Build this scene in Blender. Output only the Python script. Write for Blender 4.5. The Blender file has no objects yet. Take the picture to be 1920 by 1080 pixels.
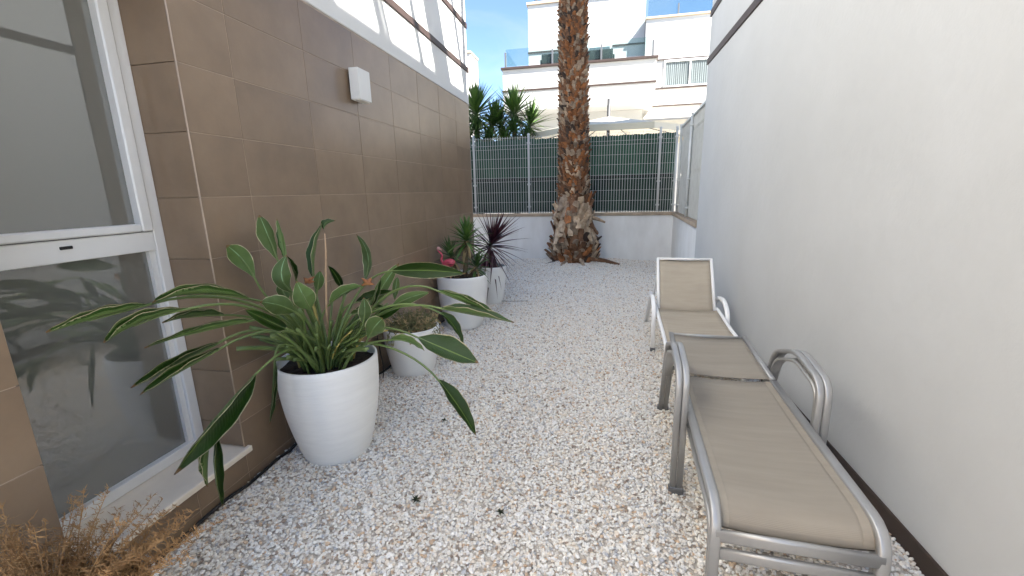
import bpy, math, random
from mathutils import Vector, Matrix, Quaternion
random.seed(11)
S = bpy.context.scene
COL = S.collection
rad = math.radians

# ------------------------------------------------------------------ camera
FPX, PITCH, YAW, ROLL = 806.344, -0.2218, 0.2074, -0.0227
CAM = Vector((1.8929, -1.7663, 1.5381))
_cy, _sy = math.cos(YAW), math.sin(YAW)
FW = Vector((-_sy*math.cos(PITCH), _cy*math.cos(PITCH), math.sin(PITCH)))
_R = Vector((_cy, _sy, 0)); _U = _R.cross(FW)
RT = _R*math.cos(ROLL) + _U*math.sin(ROLL)
UP = _U*math.cos(ROLL) - _R*math.sin(ROLL)
cam_d = bpy.data.cameras.new('camera'); cam = bpy.data.objects.new('camera', cam_d); COL.objects.link(cam)
cam_d.sensor_width = 36; cam_d.lens = 36*FPX/1920; cam_d.clip_start = 0.03; cam_d.clip_end = 2000
M = Matrix((RT, UP, -FW)).transposed().to_4x4(); M.translation = CAM
cam.matrix_world = M
S.camera = cam
def at(px, py, axis, val):
    """photo pixel -> world point on the plane axis=val (axis 'x','y','z')"""
    d = FW*FPX + RT*(px-960) + UP*(540-py)
    k = 'xyz'.index(axis)
    return CAM + d*((val-CAM[k])/d[k])

# ------------------------------------------------------------------ light
SUN = Vector((0.85, -0.40, 1.0)).normalized()      # towards the sun
w = bpy.data.worlds.new('World'); S.world = w; w.use_nodes = True
nt = w.node_tree; bg = nt.nodes['Background']
sky = nt.nodes.new('ShaderNodeTexSky'); sky.sky_type = 'NISHITA'; sky.sun_disc = False
sky.sun_elevation = math.asin(SUN.z); sky.sun_rotation = math.atan2(SUN.x, SUN.y)
sky.air_density = 0.75; sky.dust_density = 0.3; sky.ozone_density = 3.0
wc = nt.nodes.new('ShaderNodeTexCoord'); wm = nt.nodes.new('ShaderNodeMapping'); wm.inputs['Scale'].default_value = (1.5, 1.5, 5.0)
wn_ = nt.nodes.new('ShaderNodeTexNoise'); wn_.inputs['Scale'].default_value = 2.2; wn_.inputs['Detail'].default_value = 7; wn_.inputs['Distortion'].default_value = 0.6
wr = nt.nodes.new('ShaderNodeMapRange'); wr.inputs['From Min'].default_value = 0.50; wr.inputs['From Max'].default_value = 0.80; wr.inputs['To Max'].default_value = 0.30
wx = nt.nodes.new('ShaderNodeMix'); wx.data_type = 'RGBA'; wx.inputs['B'].default_value = (3.2, 3.3, 3.5, 1)      # thin high cloud
nt.links.new(wc.outputs['Generated'], wm.inputs[0]); nt.links.new(wm.outputs[0], wn_.inputs['Vector']); nt.links.new(wn_.outputs['Fac'], wr.inputs['Value'])
nt.links.new(wr.outputs[0], wx.inputs['Factor']); nt.links.new(sky.outputs[0], wx.inputs['A'])
nt.links.new(wx.outputs['Result'], bg.inputs[0]); bg.inputs[1].default_value = 0.066
sd = bpy.data.lights.new('sun', 'SUN'); sd.energy = 5.0; sd.angle = rad(0.5); sd.color = (1.0, 0.95, 0.88)
so = bpy.data.objects.new('sun', sd); COL.objects.link(so)
so.rotation_euler = (-SUN).to_track_quat('-Z', 'Y').to_euler(); so.location = SUN*30
S.view_settings.view_transform = 'Standard'; S.view_settings.look = 'None'
S.view_settings.exposure = 2.55; S.view_settings.gamma = 1
S.cycles.max_bounces = 10; S.cycles.diffuse_bounces = 6

# ------------------------------------------------------------------ materials
def mat(name, base, rough=0.6, var=0.0, var_scale=4.0, rnd=0.0, bump=0.0, bump_scale=40.0, spec=0.5,
        metal=0.0, ior=None, base2=None, stretch=None, detail=6.0, coat=0.0, bdist=0.01, rvar=0.0):
    m = bpy.data.materials.new(name); m.use_nodes = True
    t = m.node_tree; N = t.nodes; L = t.links; p = N['Principled BSDF']
    p.inputs['Base Color'].default_value = (*base, 1); p.inputs['Roughness'].default_value = rough
    p.inputs['Specular IOR Level'].default_value = spec; p.inputs['Metallic'].default_value = metal
    if coat: p.inputs['Coat Weight'].default_value = coat
    if ior: p.inputs['IOR'].default_value = ior
    co = N.new('ShaderNodeTexCoord'); vec = co.outputs['Object']
    if stretch:
        mp = N.new('ShaderNodeMapping'); mp.inputs['Scale'].default_value = stretch
        L.new(vec, mp.inputs['Vector']); vec = mp.outputs[0]
    oi = N.new('ShaderNodeObjectInfo')
    if var or rnd or base2:
        ns = N.new('ShaderNodeTexNoise'); ns.inputs['Scale'].default_value = var_scale
        ns.inputs['Detail'].default_value = detail; ns.inputs['Roughness'].default_value = 0.6
        off = N.new('ShaderNodeVectorMath'); off.operation = 'ADD'
        sc = N.new('ShaderNodeMath'); sc.operation = 'MULTIPLY'; sc.inputs[1].default_value = 37.0
        L.new(oi.outputs['Random'], sc.inputs[0]); L.new(vec, off.inputs[0]); L.new(sc.outputs[0], off.inputs[1])
        L.new(off.outputs[0], ns.inputs['Vector'])
        rp = N.new('ShaderNodeMapRange'); rp.inputs['From Min'].default_value = 0.32; rp.inputs['From Max'].default_value = 0.68
        L.new(ns.outputs['Fac'], rp.inputs['Value'])
        mx = N.new('ShaderNodeMix'); mx.data_type = 'RGBA'
        b2 = base2 or tuple(c*(1-var) for c in base)
        b1 = base if base2 else tuple(min(1, c*(1+var)) for c in base)
        mx.inputs['A'].default_value = (*b1, 1); mx.inputs['B'].default_value = (*b2, 1)
        L.new(rp.outputs[0], mx.inputs['Factor'])
        out = mx.outputs['Result']
        if rnd:
            hs = N.new('ShaderNodeHueSaturation')
            r2 = N.new('ShaderNodeMapRange'); r2.inputs['To Min'].default_value = 1-rnd; r2.inputs['To Max'].default_value = 1+rnd
            L.new(oi.outputs['Random'], r2.inputs['Value']); L.new(r2.outputs[0], hs.inputs['Value']); L.new(out, hs.inputs['Color'])
            out = hs.outputs[0]
        L.new(out, p.inputs['Base Color'])
        if rvar:
            r3 = N.new('ShaderNodeMapRange'); r3.inputs['To Min'].default_value = rough-rvar; r3.inputs['To Max'].default_value = rough+rvar
            L.new(ns.outputs['Fac'], r3.inputs['Value']); L.new(r3.outputs[0], p.inputs['Roughness'])
    if bump:
        n2 = N.new('ShaderNodeTexNoise'); n2.inputs['Scale'].default_value = bump_scale; n2.inputs['Detail'].default_value = 4
        L.new(vec, n2.inputs['Vector'])
        bp = N.new('ShaderNodeBump'); bp.inputs['Strength'].default_value = bump; bp.inputs['Distance'].default_value = bdist
        L.new(n2.outputs['Fac'], bp.inputs['Height']); L.new(bp.outputs[0], p.inputs['Normal'])
    return m

m_tile = mat('porcelain_tile', (0.255, 0.180, 0.116), 0.31, base2=(0.192, 0.133, 0.085), var_scale=3.4, rnd=0.06, spec=0.6, bump=0.03, bump_scale=160, detail=5, bdist=0.002)
m_grout = mat('grout', (0.42, 0.33, 0.255), 0.9, var=0.15, var_scale=9)
m_stucco = mat('white_render', (0.70, 0.70, 0.68), 0.85, var=0.035, var_scale=1.3, bump=0.35, bump_scale=55, bdist=0.004)
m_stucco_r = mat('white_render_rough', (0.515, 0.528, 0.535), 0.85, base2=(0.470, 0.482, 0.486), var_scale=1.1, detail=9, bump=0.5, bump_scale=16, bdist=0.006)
m_gwall = mat('garden_wall_paint', (0.85, 0.85, 0.84), 0.85, base2=(0.76, 0.755, 0.735), stretch=(1.5, 1, 0.6), var_scale=2.6, bump=0.3, bump_scale=30, bdist=0.004)
m_far = mat('far_render', (0.50, 0.50, 0.485), 0.85, var=0.05, var_scale=0.7)
m_band = mat('brown_band', (0.042, 0.026, 0.021), 0.55, var=0.2)
m_skirt = mat('brown_skirting', (0.040, 0.024, 0.016), 0.5, var=0.25, var_scale=3)
m_stone = mat('cream_stone', (0.80, 0.72, 0.60), 0.45, var=0.06, var_scale=6)
m_cap = mat('sand_coping', (0.42, 0.33, 0.24), 0.75, var=0.15, var_scale=6, bump=0.2)
m_alu = mat('white_aluminium', (0.70, 0.71, 0.71), 0.32, var=0.02, coat=0.2)
m_seal = mat('black_seal', (0.015, 0.015, 0.015), 0.5)
m_pane = mat('window_glass', (0.135, 0.140, 0.130), 0.012, spec=0.5, ior=2.5)
m_lamp = mat('lamp_white', (0.66, 0.66, 0.64), 0.4, var=0.02)
m_diff = mat('lamp_diffuser', (0.8, 0.8, 0.76), 0.3)
m_pot = mat('white_pot', (0.83, 0.83, 0.81), 0.55, var=0.03, var_scale=5, bump=0.35, bump_scale=12, stretch=(1, 1, 9), bdist=0.0025)
m_pot_s = mat('white_pot_smooth', (0.83, 0.83, 0.81), 0.4, var=0.03, var_scale=4)
m_soil = mat('potting_soil', (0.030, 0.020, 0.014), 0.95, var=0.5, var_scale=40, bump=1.0, bump_scale=70)
m_alufr = mat('silver_frame', (0.40, 0.40, 0.395), 0.38, metal=0.55, var=0.05, var_scale=8)
m_whfr = mat('white_frame', (0.86, 0.86, 0.85), 0.4, var=0.03)
m_fwire = mat('galvanised_wire', (0.64, 0.66, 0.65), 0.5, metal=0.1, var=0.08, var_scale=6)
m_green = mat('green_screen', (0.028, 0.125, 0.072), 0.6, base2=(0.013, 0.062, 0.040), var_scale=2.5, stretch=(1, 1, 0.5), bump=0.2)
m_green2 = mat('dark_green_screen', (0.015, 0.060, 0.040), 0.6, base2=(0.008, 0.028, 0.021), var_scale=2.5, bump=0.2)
m_grey_screen = mat('grey_screen', (0.11, 0.145, 0.13), 0.7, var=0.15, var_scale=2)
m_ground = mat('sandy_paving', (0.45, 0.43, 0.39), 0.9, var=0.15, var_scale=0.8)
m_bed = mat('gravel_bed', (0.66, 0.61, 0.54), 0.95, base2=(0.42, 0.375, 0.32), var_scale=55, bump=1.0, bump_scale=90, bdist=0.01)
m_hose = mat('black_hose', (0.012, 0.012, 0.012), 0.45)
m_dry = mat('dry_sprig', (0.43, 0.26, 0.11), 0.8, base2=(0.24, 0.13, 0.052), var_scale=9, rnd=0.0)
m_petiole = mat('petiole', (0.095, 0.15, 0.040), 0.42, base2=(0.15, 0.205, 0.070), var_scale=8, rnd=0.2)
m_yel = mat('yellow_petiole', (0.42, 0.34, 0.10), 0.5, var=0.2)
m_budd = mat('dead_flower', (0.20, 0.055, 0.025), 0.7, base2=(0.42, 0.20, 0.07), var_scale=20)
m_stalk = mat('dry_stalk', (0.48, 0.33, 0.21), 0.7, var=0.25, var_scale=12)
m_yucca = mat('yucca_leaf', (0.115, 0.220, 0.040), 0.42, base2=(0.060, 0.125, 0.028), var_scale=6)
m_yuccad = mat('yucca_leaf_deep', (0.080, 0.150, 0.040), 0.42, base2=(0.042, 0.088, 0.028), var_scale=6)
m_tan = mat('dead_leaf', (0.42, 0.32, 0.17), 0.8, var=0.3, var_scale=8)
m_purple = mat('cordyline_leaf', (0.085, 0.022, 0.034), 0.38, base2=(0.045, 0.016, 0.022), var_scale=7)
m_trunkp = mat('plant_stem', (0.16, 0.12, 0.075), 0.85, var=0.3, var_scale=14, bump=0.5)
m_succ = mat('succulent', (0.115, 0.145, 0.055), 0.6, base2=(0.24, 0.20, 0.10), var_scale=11)
m_pink = mat('pink_plastic', (0.62, 0.095, 0.14), 0.35, var=0.1)
m_pinkp = mat('pale_pink_plastic', (0.72, 0.38, 0.34), 0.4)
m_blackp = mat('black_plastic', (0.01, 0.01, 0.01), 0.4)
m_weed = mat('weed', (0.020, 0.032, 0.012), 0.7, var=0.3)
m_trunk = mat('palm_core', (0.075, 0.036, 0.018), 0.95, base2=(0.15, 0.066, 0.026), var_scale=9, bump=0.8, bump_scale=40)
m_boots = [mat('palm_boot_%s' % n, a, 0.85, base2=b, var_scale=13, rnd=0.25, bump=0.7, bump_scale=45) for n, a, b in (
    ('brown', (0.25, 0.125, 0.062), (0.10, 0.050, 0.028)), ('orange', (0.42, 0.165, 0.055), (0.16, 0.064, 0.026)),
    ('grey', (0.42, 0.33, 0.24), (0.19, 0.13, 0.085)), ('tan', (0.62, 0.49, 0.35), (0.34, 0.23, 0.14)),
    ('dark', (0.075, 0.048, 0.034), (0.032, 0.021, 0.016)))]
m_frond = mat('palm_frond', (0.065, 0.105, 0.035), 0.5, var=0.3)
m_cream = mat('parasol_cloth', (0.74, 0.69, 0.57), 0.85, var=0.03)
m_dkpole = mat('dark_pole', (0.06, 0.062, 0.065), 0.45, metal=0.3)
m_sofa = mat('dark_wicker', (0.025, 0.026, 0.028), 0.8, bump=0.5, bump_scale=50)
m_rail = mat('rail_metal', (0.16, 0.165, 0.17), 0.4, metal=0.5)
m_wdark = mat('far_glass', (0.10, 0.125, 0.13), 0.05, ior=1.9)
m_curt = mat('curtain', (0.13, 0.155, 0.16), 0.9, var=0.25, var_scale=3, stretch=(14, 1, 0.3))
m_wood = mat('pergola_wood', (0.30, 0.24, 0.18), 0.7, var=0.15)

def weave(name, c1, c2, sx):
    m = mat(name, c1, 0.75, base2=c2, var_scale=2.5, stretch=(1.2, 9, 1), rvar=0.0)
    t = m.node_tree; N = t.nodes; L = t.links; p = N['Principled BSDF']
    co = N.new('ShaderNodeTexCoord'); h = None
    for d in ('X', 'Y'):
        wv = N.new('ShaderNodeTexWave'); wv.bands_direction = d; wv.inputs['Scale'].default_value = sx
        L.new(co.outputs['Object'], wv.inputs['Vector'])
        if h is None: h = wv.outputs['Fac']
        else:
            a = N.new('ShaderNodeMath'); a.operation = 'ADD'; L.new(h, a.inputs[0]); L.new(wv.outputs['Fac'], a.inputs[1]); h = a.outputs[0]
    b = N.new('ShaderNodeBump'); b.inputs['Strength'].default_value = 0.25; b.inputs['Distance'].default_value = 0.002
    L.new(h, b.inputs['Height']); L.new(b.outputs[0], p.inputs['Normal'])
    return m
m_sling1 = weave('taupe_sling', (0.300, 0.265, 0.215), (0.262, 0.230, 0.186), 110)
m_sling2 = weave('beige_sling', (0.43, 0.375, 0.295), (0.37, 0.318, 0.245), 110)

def leaf_material(name, c, vein, margin, gloss):
    """u across the blade (0..1), v along it: midrib, dried pale margin and cross veins belong to the leaf"""
    m = bpy.data.materials.new(name); m.use_nodes = True
    t = m.node_tree; N = t.nodes; L = t.links; p = N['Principled BSDF']
    uv = N.new('ShaderNodeUVMap'); uv.uv_map = 'UVMap'
    sp = N.new('ShaderNodeSeparateXYZ'); L.new(uv.outputs[0], sp.inputs[0])
    def math_(op, a, b=None):
        n = N.new('ShaderNodeMath'); n.operation = op
        for i, v in enumerate((a, b)):
            if v is None: continue
            if isinstance(v, (int, float)): n.inputs[i].default_value = v
            else: L.new(v, n.inputs[i])
        return n.outputs[0]
    d = math_('ABSOLUTE', math_('SUBTRACT', sp.outputs[0], 0.5))
    oi = N.new('ShaderNodeObjectInfo')
    ns = N.new('ShaderNodeTexNoise'); ns.inputs['Scale'].default_value = 14; ns.inputs['Detail'].default_value = 5
    co = N.new('ShaderNodeTexCoord'); L.new(co.outputs['Object'], ns.inputs['Vector'])
    dn = math_('ADD', d, math_('MULTIPLY', math_('SUBTRACT', ns.outputs['Fac'], 0.5), 0.10))
    mr = N.new('ShaderNodeMapRange'); mr.inputs['From Min'].default_value = 0.462; mr.inputs['From Max'].default_value = 0.482; L.new(dn, mr.inputs['Value'])
    ri = N.new('ShaderNodeMapRange'); ri.inputs['From Min'].default_value = 0.035; ri.inputs['From Max'].default_value = 0.018; L.new(d, ri.inputs['Value'])
    cols = N.new('ShaderNodeMix'); cols.data_type = 'RGBA'
    cols.inputs['A'].default_value = (*[x*1.25 for x in c], 1); cols.inputs['B'].default_value = (*[x*0.72 for x in c], 1)
    L.new(ns.outputs['Fac'], cols.inputs['Factor'])
    hs = N.new('ShaderNodeHueSaturation'); r2 = N.new('ShaderNodeMapRange'); r2.inputs['To Min'].default_value = 0.75; r2.inputs['To Max'].default_value = 1.3
    L.new(oi.outputs['Random'], r2.inputs['Value']); L.new(r2.outputs[0], hs.inputs['Value']); L.new(cols.outputs['Result'], hs.inputs['Color'])
    m1 = N.new('ShaderNodeMix'); m1.data_type = 'RGBA'; L.new(ri.outputs[0], m1.inputs['Factor']); L.new(hs.outputs[0], m1.inputs['A']); m1.inputs['B'].default_value = (*vein, 1)
    m2 = N.new('ShaderNodeMix'); m2.data_type = 'RGBA'; L.new(mr.outputs[0], m2.inputs['Factor']); L.new(m1.outputs['Result'], m2.inputs['A']); m2.inputs['B'].default_value = (*margin, 1)
    tp = N.new('ShaderNodeMapRange'); tp.inputs['From Min'].default_value = 0.945; tp.inputs['From Max'].default_value = 0.975
    L.new(math_('ADD', sp.outputs[1], math_('MULTIPLY', math_('SUBTRACT', ns.outputs['Fac'], 0.5), 0.09)), tp.inputs['Value'])
    m3 = N.new('ShaderNodeMix'); m3.data_type = 'RGBA'; L.new(tp.outputs[0], m3.inputs['Factor']); L.new(m2.outputs['Result'], m3.inputs['A']); m3.inputs['B'].default_value = (0.17, 0.10, 0.045, 1)
    L.new(m3.outputs['Result'], p.inputs['Base Color']); p.inputs['Roughness'].default_value = gloss; p.inputs['Specular IOR Level'].default_value = 0.3
    ph = math_('SINE', math_('MULTIPLY', math_('SUBTRACT', sp.outputs[1], math_('MULTIPLY', d, 0.35)), 190.0))
    b = N.new('ShaderNodeBump'); b.inputs['Strength'].default_value = 0.22; b.inputs['Distance'].default_value = 0.003
    L.new(ph, b.inputs['Height']); L.new(b.outputs[0], p.inputs['Normal'])
    return m
m_leaf_top = leaf_material('leaf_upper_side', (0.019, 0.050, 0.006), (0.11, 0.17, 0.035), (0.40, 0.36, 0.22), 0.40)
m_leaf_bot = leaf_material('leaf_under_side', (0.082, 0.135, 0.040), (0.20, 0.33, 0.17), (0.50, 0.46, 0.30), 0.45)

# ------------------------------------------------------------------ mesh helpers
class MB:
    def __init__(s): s.v = []; s.f = []; s.mi = []; s.uv = []
    def add(s, vs, fs, mi=0):
        o = len(s.v); s.v += [tuple(x) for x in vs]; s.f += [tuple(i+o for i in f) for f in fs]; s.mi += [mi]*len(fs); return s
    def box(s, a, b, mi=0):
        (x0, y0, z0), (x1, y1, z1) = a, b
        return s.add([(x0,y0,z0),(x1,y0,z0),(x1,y1,z0),(x0,y1,z0),(x0,y0,z1),(x1,y0,z1),(x1,y1,z1),(x0,y1,z1)],
              [(0,3,2,1),(4,5,6,7),(0,1,5,4),(1,2,6,5),(2,3,7,6),(3,0,4,7)], mi)
    def cbox(s, a, b, c=0.004, mi=0):
        """box with chamfered edges"""
        a = Vector(a); b = Vector(b); ce = (a+b)/2; h = (b-a)/2; c = min(c, *(x*0.45 for x in h))
        vs = []; idx = {}
        for sx in (-1,1):
            for sy in (-1,1):
                for sz in (-1,1):
                    for k in range(3):
                        q = [h[0], h[1], h[2]]
                        for j in range(3):
                            if j != k: q[j] -= c
                        idx[(sx,sy,sz,k)] = len(vs); vs.append((ce[0]+sx*q[0], ce[1]+sy*q[1], ce[2]+sz*q[2]))
        fs = []
        for k in range(3):
            i, j = [(1,2),(2,0),(0,1)][k]
            for sk in (-1,1):
                l = []
                for si, sj in ((-1,-1),(1,-1),(1,1),(-1,1)):
                    t = [0,0,0]; t[k]=sk; t[i]=si; t[j]=sj; l.append(idx[(*t,k)])
                fs.append(l if sk > 0 else l[::-1])
        for k in range(3):
            i, j = [(1,2),(2,0),(0,1)][k]
            for si in (-1,1):
                for sj in (-1,1):
                    l = []
                    for sk, w in ((-1,i),(1,i),(1,j),(-1,j)):
                        t = [0,0,0]; t[k]=sk; t[i]=si; t[j]=sj; l.append(idx[(*t,w)])
                    fs.append(l if si*sj < 0 else l[::-1])
        for sx in (-1,1):
            for sy in (-1,1):
                for sz in (-1,1):
                    l = [idx[(sx,sy,sz,k)] for k in range(3)]; fs.append(l if sx*sy*sz > 0 else l[::-1])
        return s.add(vs, fs, mi)
    def tube(s, pts, r, n=8, mi=0, cap=True, flat=None, up=None):
        """tube along pts; r number or list; flat=(w,h) gives a rectangular-ish oval bar"""
        P = [Vector(p) for p in pts]; m = len(P)
        R = r if isinstance(r, (list, tuple)) else [r]*m
        T = [(P[min(i+1,m-1)]-P[max(i-1,0)]).normalized() for i in range(m)]
        u = Vector(up) if up else (Vector((0,0,1)) if abs(T[0].z) < 0.9 else Vector((1,0,0)))
        vs = []
        for i in range(m):
            a = T[i].cross(u)
            if a.length < 1e-4: a = T[i].orthogonal()
            a.normalize(); b = a.cross(T[i]).normalized()
            if not up: u = b
            for k in range(n):
                t = 2*math.pi*(k+0.5)/n
                if flat:
                    cx, sx = math.cos(t), math.sin(t)
                    q = 0.45
                    vs.append(P[i] + a*flat[0]*math.copysign(abs(cx)**q, cx) + b*flat[1]*math.copysign(abs(sx)**q, sx))
                else: vs.append(P[i] + (a*math.cos(t) + b*math.sin(t))*R[i])
        fs = [(i*n+k, i*n+(k+1)%n, (i+1)*n+(k+1)%n, (i+1)*n+k) for i in range(m-1) for k in range(n)]
        if cap: fs += [tuple(range(n))[::-1], tuple(range((m-1)*n, m*n))]
        return s.add(vs, fs, mi)
    def lathe(s, prof, c=(0,0,0), n=48, mi=0):
        vs = []; m = len(prof)
        for r, z in prof:
            for k in range(n):
                t = 2*math.pi*k/n; vs.append((c[0]+r*math.cos(t), c[1]+r*math.sin(t), c[2]+z))
        fs = [(i*n+k, i*n+(k+1)%n, (i+1)*n+(k+1)%n, (i+1)*n+k) for i in range(m-1) for k in range(n)]
        fs += [tuple(range(n))[::-1], tuple(range((m-1)*n, m*n))]
        return s.add(vs, fs, mi)
    def mesh(s, name, mats, smooth=False):
        me = bpy.data.meshes.new(name); me.from_pydata(s.v, [], s.f)
        for m_ in (mats if isinstance(mats, (list, tuple)) else [mats]): me.materials.append(m_)
        if any(s.mi): me.polygons.foreach_set('material_index', s.mi)
        if s.uv:
            ul = me.uv_layers.new(name='UVMap'); flat = []
            for f in s.f:
                for i in f: flat += list(s.uv[i])
            ul.data.foreach_set('uv', flat)
        if smooth: me.polygons.foreach_set('use_smooth', [True]*len(me.polygons))
        me.update(); return me
    def build(s, name, mats, parent=None, smooth=False, loc=None):
        return link(name, s.mesh(name, mats, smooth), parent, loc)
def link(name, me, parent=None, loc=None):
    o = bpy.data.objects.new(name, me); COL.objects.link(o)
    if loc is not None: o.location = loc
    if parent is not None: o.parent = parent
    return o
def tag(o, label=None, cat=None, group=None, kind=None):
    if label: o['label'] = label
    if cat: o['category'] = cat
    if group: o['group'] = group
    if kind: o['kind'] = kind
    return o
def thing(name, label, cat, loc=(0,0,0), rz=0, group=None):
    o = bpy.data.objects.new(name, None); COL.objects.link(o); o.empty_display_size = 0.1
    o.location = loc; o.rotation_euler = (0, 0, rz); return tag(o, label, cat, group)
def arc(c, r, a0, a1, n, ax, ay):
    c = Vector(c); ax = Vector(ax); ay = Vector(ay)
    return [c + ax*r*math.cos(rad(a0+(a1-a0)*i/n)) + ay*r*math.sin(rad(a0+(a1-a0)*i/n)) for i in range(n+1)]
def rounded(pts, r, n=5):
    """polyline with its inner corners rounded"""
    P = [Vector(p) for p in pts]; out = [P[0]]
    for i in range(1, len(P)-1):
        a = (P[i-1]-P[i]); b = (P[i+1]-P[i]); rr = min(r, a.length*0.45, b.length*0.45)
        p0 = P[i]+a.normalized()*rr; p2 = P[i]+b.normalized()*rr
        for k in range(n+1):
            t = k/n; out.append(p0*(1-t)**2 + P[i]*2*t*(1-t) + p2*t*t)
    out.append(P[-1]); return out
def bez(p0, p1, p2, p3, n):
    return [p0*(1-t)**3 + p1*3*t*(1-t)**2 + p2*3*t*t*(1-t) + p3*t**3 for t in [i/n for i in range(n+1)]]

# ------------------------------------------------------------------ ground
g = MB(); g.box((-300, -300, -0.40), (300, 400, -0.06))
tag(g.build('ground', m_ground), 'pale sandy ground around the houses', kind='structure')

def ground_z(x, y):
    d = math.hypot((x-1.34)/1.15, (y-7.4)/1.0)
    return 0.12*math.exp(-(d/0.75)**2) + 0.009*math.sin(x*3.1+y*1.3)*math.cos(y*2.3-x) + 0.006*math.sin(x*7.7-y*2.9+1)*math.sin(y*6.1+x*2)
gb = MB(); NX, NY = 40, 110; X0, X1, Y0, Y1 = 0.012, 3.20, -2.1, 7.90
vs = [(X0+(X1-X0)*i/NX, Y0+(Y1-Y0)*j/NY) for j in range(NY+1) for i in range(NX+1)]
gb.add([(x, y, ground_z(x, y)-0.012) for x, y in vs],
       [(j*(NX+1)+i, j*(NX+1)+i+1, (j+1)*(NX+1)+i+1, (j+1)*(NX+1)+i) for j in range(NY) for i in range(NX)])
# strip behind the left house end
o_ = len(gb.v)
gb.add([(-2.0, 4.54, -0.012), (X0, 4.54, -0.012), (X0, 7.90, -0.012), (-2.0, 7.90, -0.012)], [(0, 1, 2, 3)])
bed_mesh = gb.mesh('gravel_bed', m_bed, True)
bed = link('gravel_bed', bed_mesh); tag(bed, 'earth bed under the white gravel', kind='structure')

def gravel_stones():
    col = bpy.data.collections.new('stone_shapes')
    cols = []
    m = bpy.data.materials.new('marble_chip'); m.use_nodes = True
    t = m.node_tree; N = t.nodes; L = t.links; p = N['Principled BSDF']
    oi = N.new('ShaderNodeObjectInfo'); cr = N.new('ShaderNodeValToRGB'); cr.color_ramp.interpolation = 'CONSTANT'
    e = cr.color_ramp.elements
    pal = [(0.0, (0.89, 0.865, 0.80)), (0.24, (0.84, 0.80, 0.735)), (0.42, (0.91, 0.895, 0.855)), (0.58, (0.77, 0.755, 0.725)),
           (0.66, (0.82, 0.73, 0.61)), (0.775, (0.66, 0.49, 0.34)), (0.825, (0.52, 0.53, 0.55)), (0.87, (0.86, 0.80, 0.71)), (0.95, (0.36, 0.29, 0.23))]
    e[0].position = 0; e[0].color = (*pal[0][1], 1); e[1].position = pal[1][0]; e[1].color = (*pal[1][1], 1)
    for q, c in pal[2:]:
        k = e.new(q); k.color = (*c, 1)
    L.new(oi.outputs['Random'], cr.inputs[0])
    ns = N.new('ShaderNodeTexNoise'); ns.inputs['Scale'].default_value = 1.6; co = N.new('ShaderNodeTexCoord'); L.new(co.outputs['Object'], ns.inputs['Vector'])
    mr = N.new('ShaderNodeMapRange'); mr.inputs['To Min'].default_value = 0.78; mr.inputs['To Max'].default_value = 1.12; L.new(ns.outputs['Fac'], mr.inputs['Value'])
    hs = N.new('ShaderNodeHueSaturation'); L.new(cr.outputs[0], hs.inputs['Color']); L.new(mr.outputs[0], hs.inputs['Value'])
    L.new(hs.outputs[0], p.inputs['Base Color']); p.inputs['Roughness'].default_value = 0.65
    import bmesh
    for k in range(7):
        bm = bmesh.new(); bmesh.ops.create_icosphere(bm, subdivisions=1, radius=1.0)
        rr = random.Random(50+k); pl = [(Vector((rr.gauss(0,1), rr.gauss(0,1), rr.gauss(0,1))).normalized(), rr.uniform(0.55, 0.9)) for _ in range(7)]
        sc = Vector((1.0, rr.uniform(0.6, 0.9), rr.uniform(0.42, 0.65)))
        for v in bm.verts:
            v.co *= rr.uniform(0.9, 1.1)
            for n_, d_ in pl:
                q = v.co.dot(n_)
                if q > d_: v.co -= n_*(q-d_)
            v.co = Vector((v.co.x*sc.x, v.co.y*sc.y, v.co.z*sc.z))
        me = bpy.data.meshes.new('stone'); bm.to_mesh(me); bm.free(); me.materials.append(m)
        o = bpy.data.objects.new('stone', me); col.objects.link(o)
    return col
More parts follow.
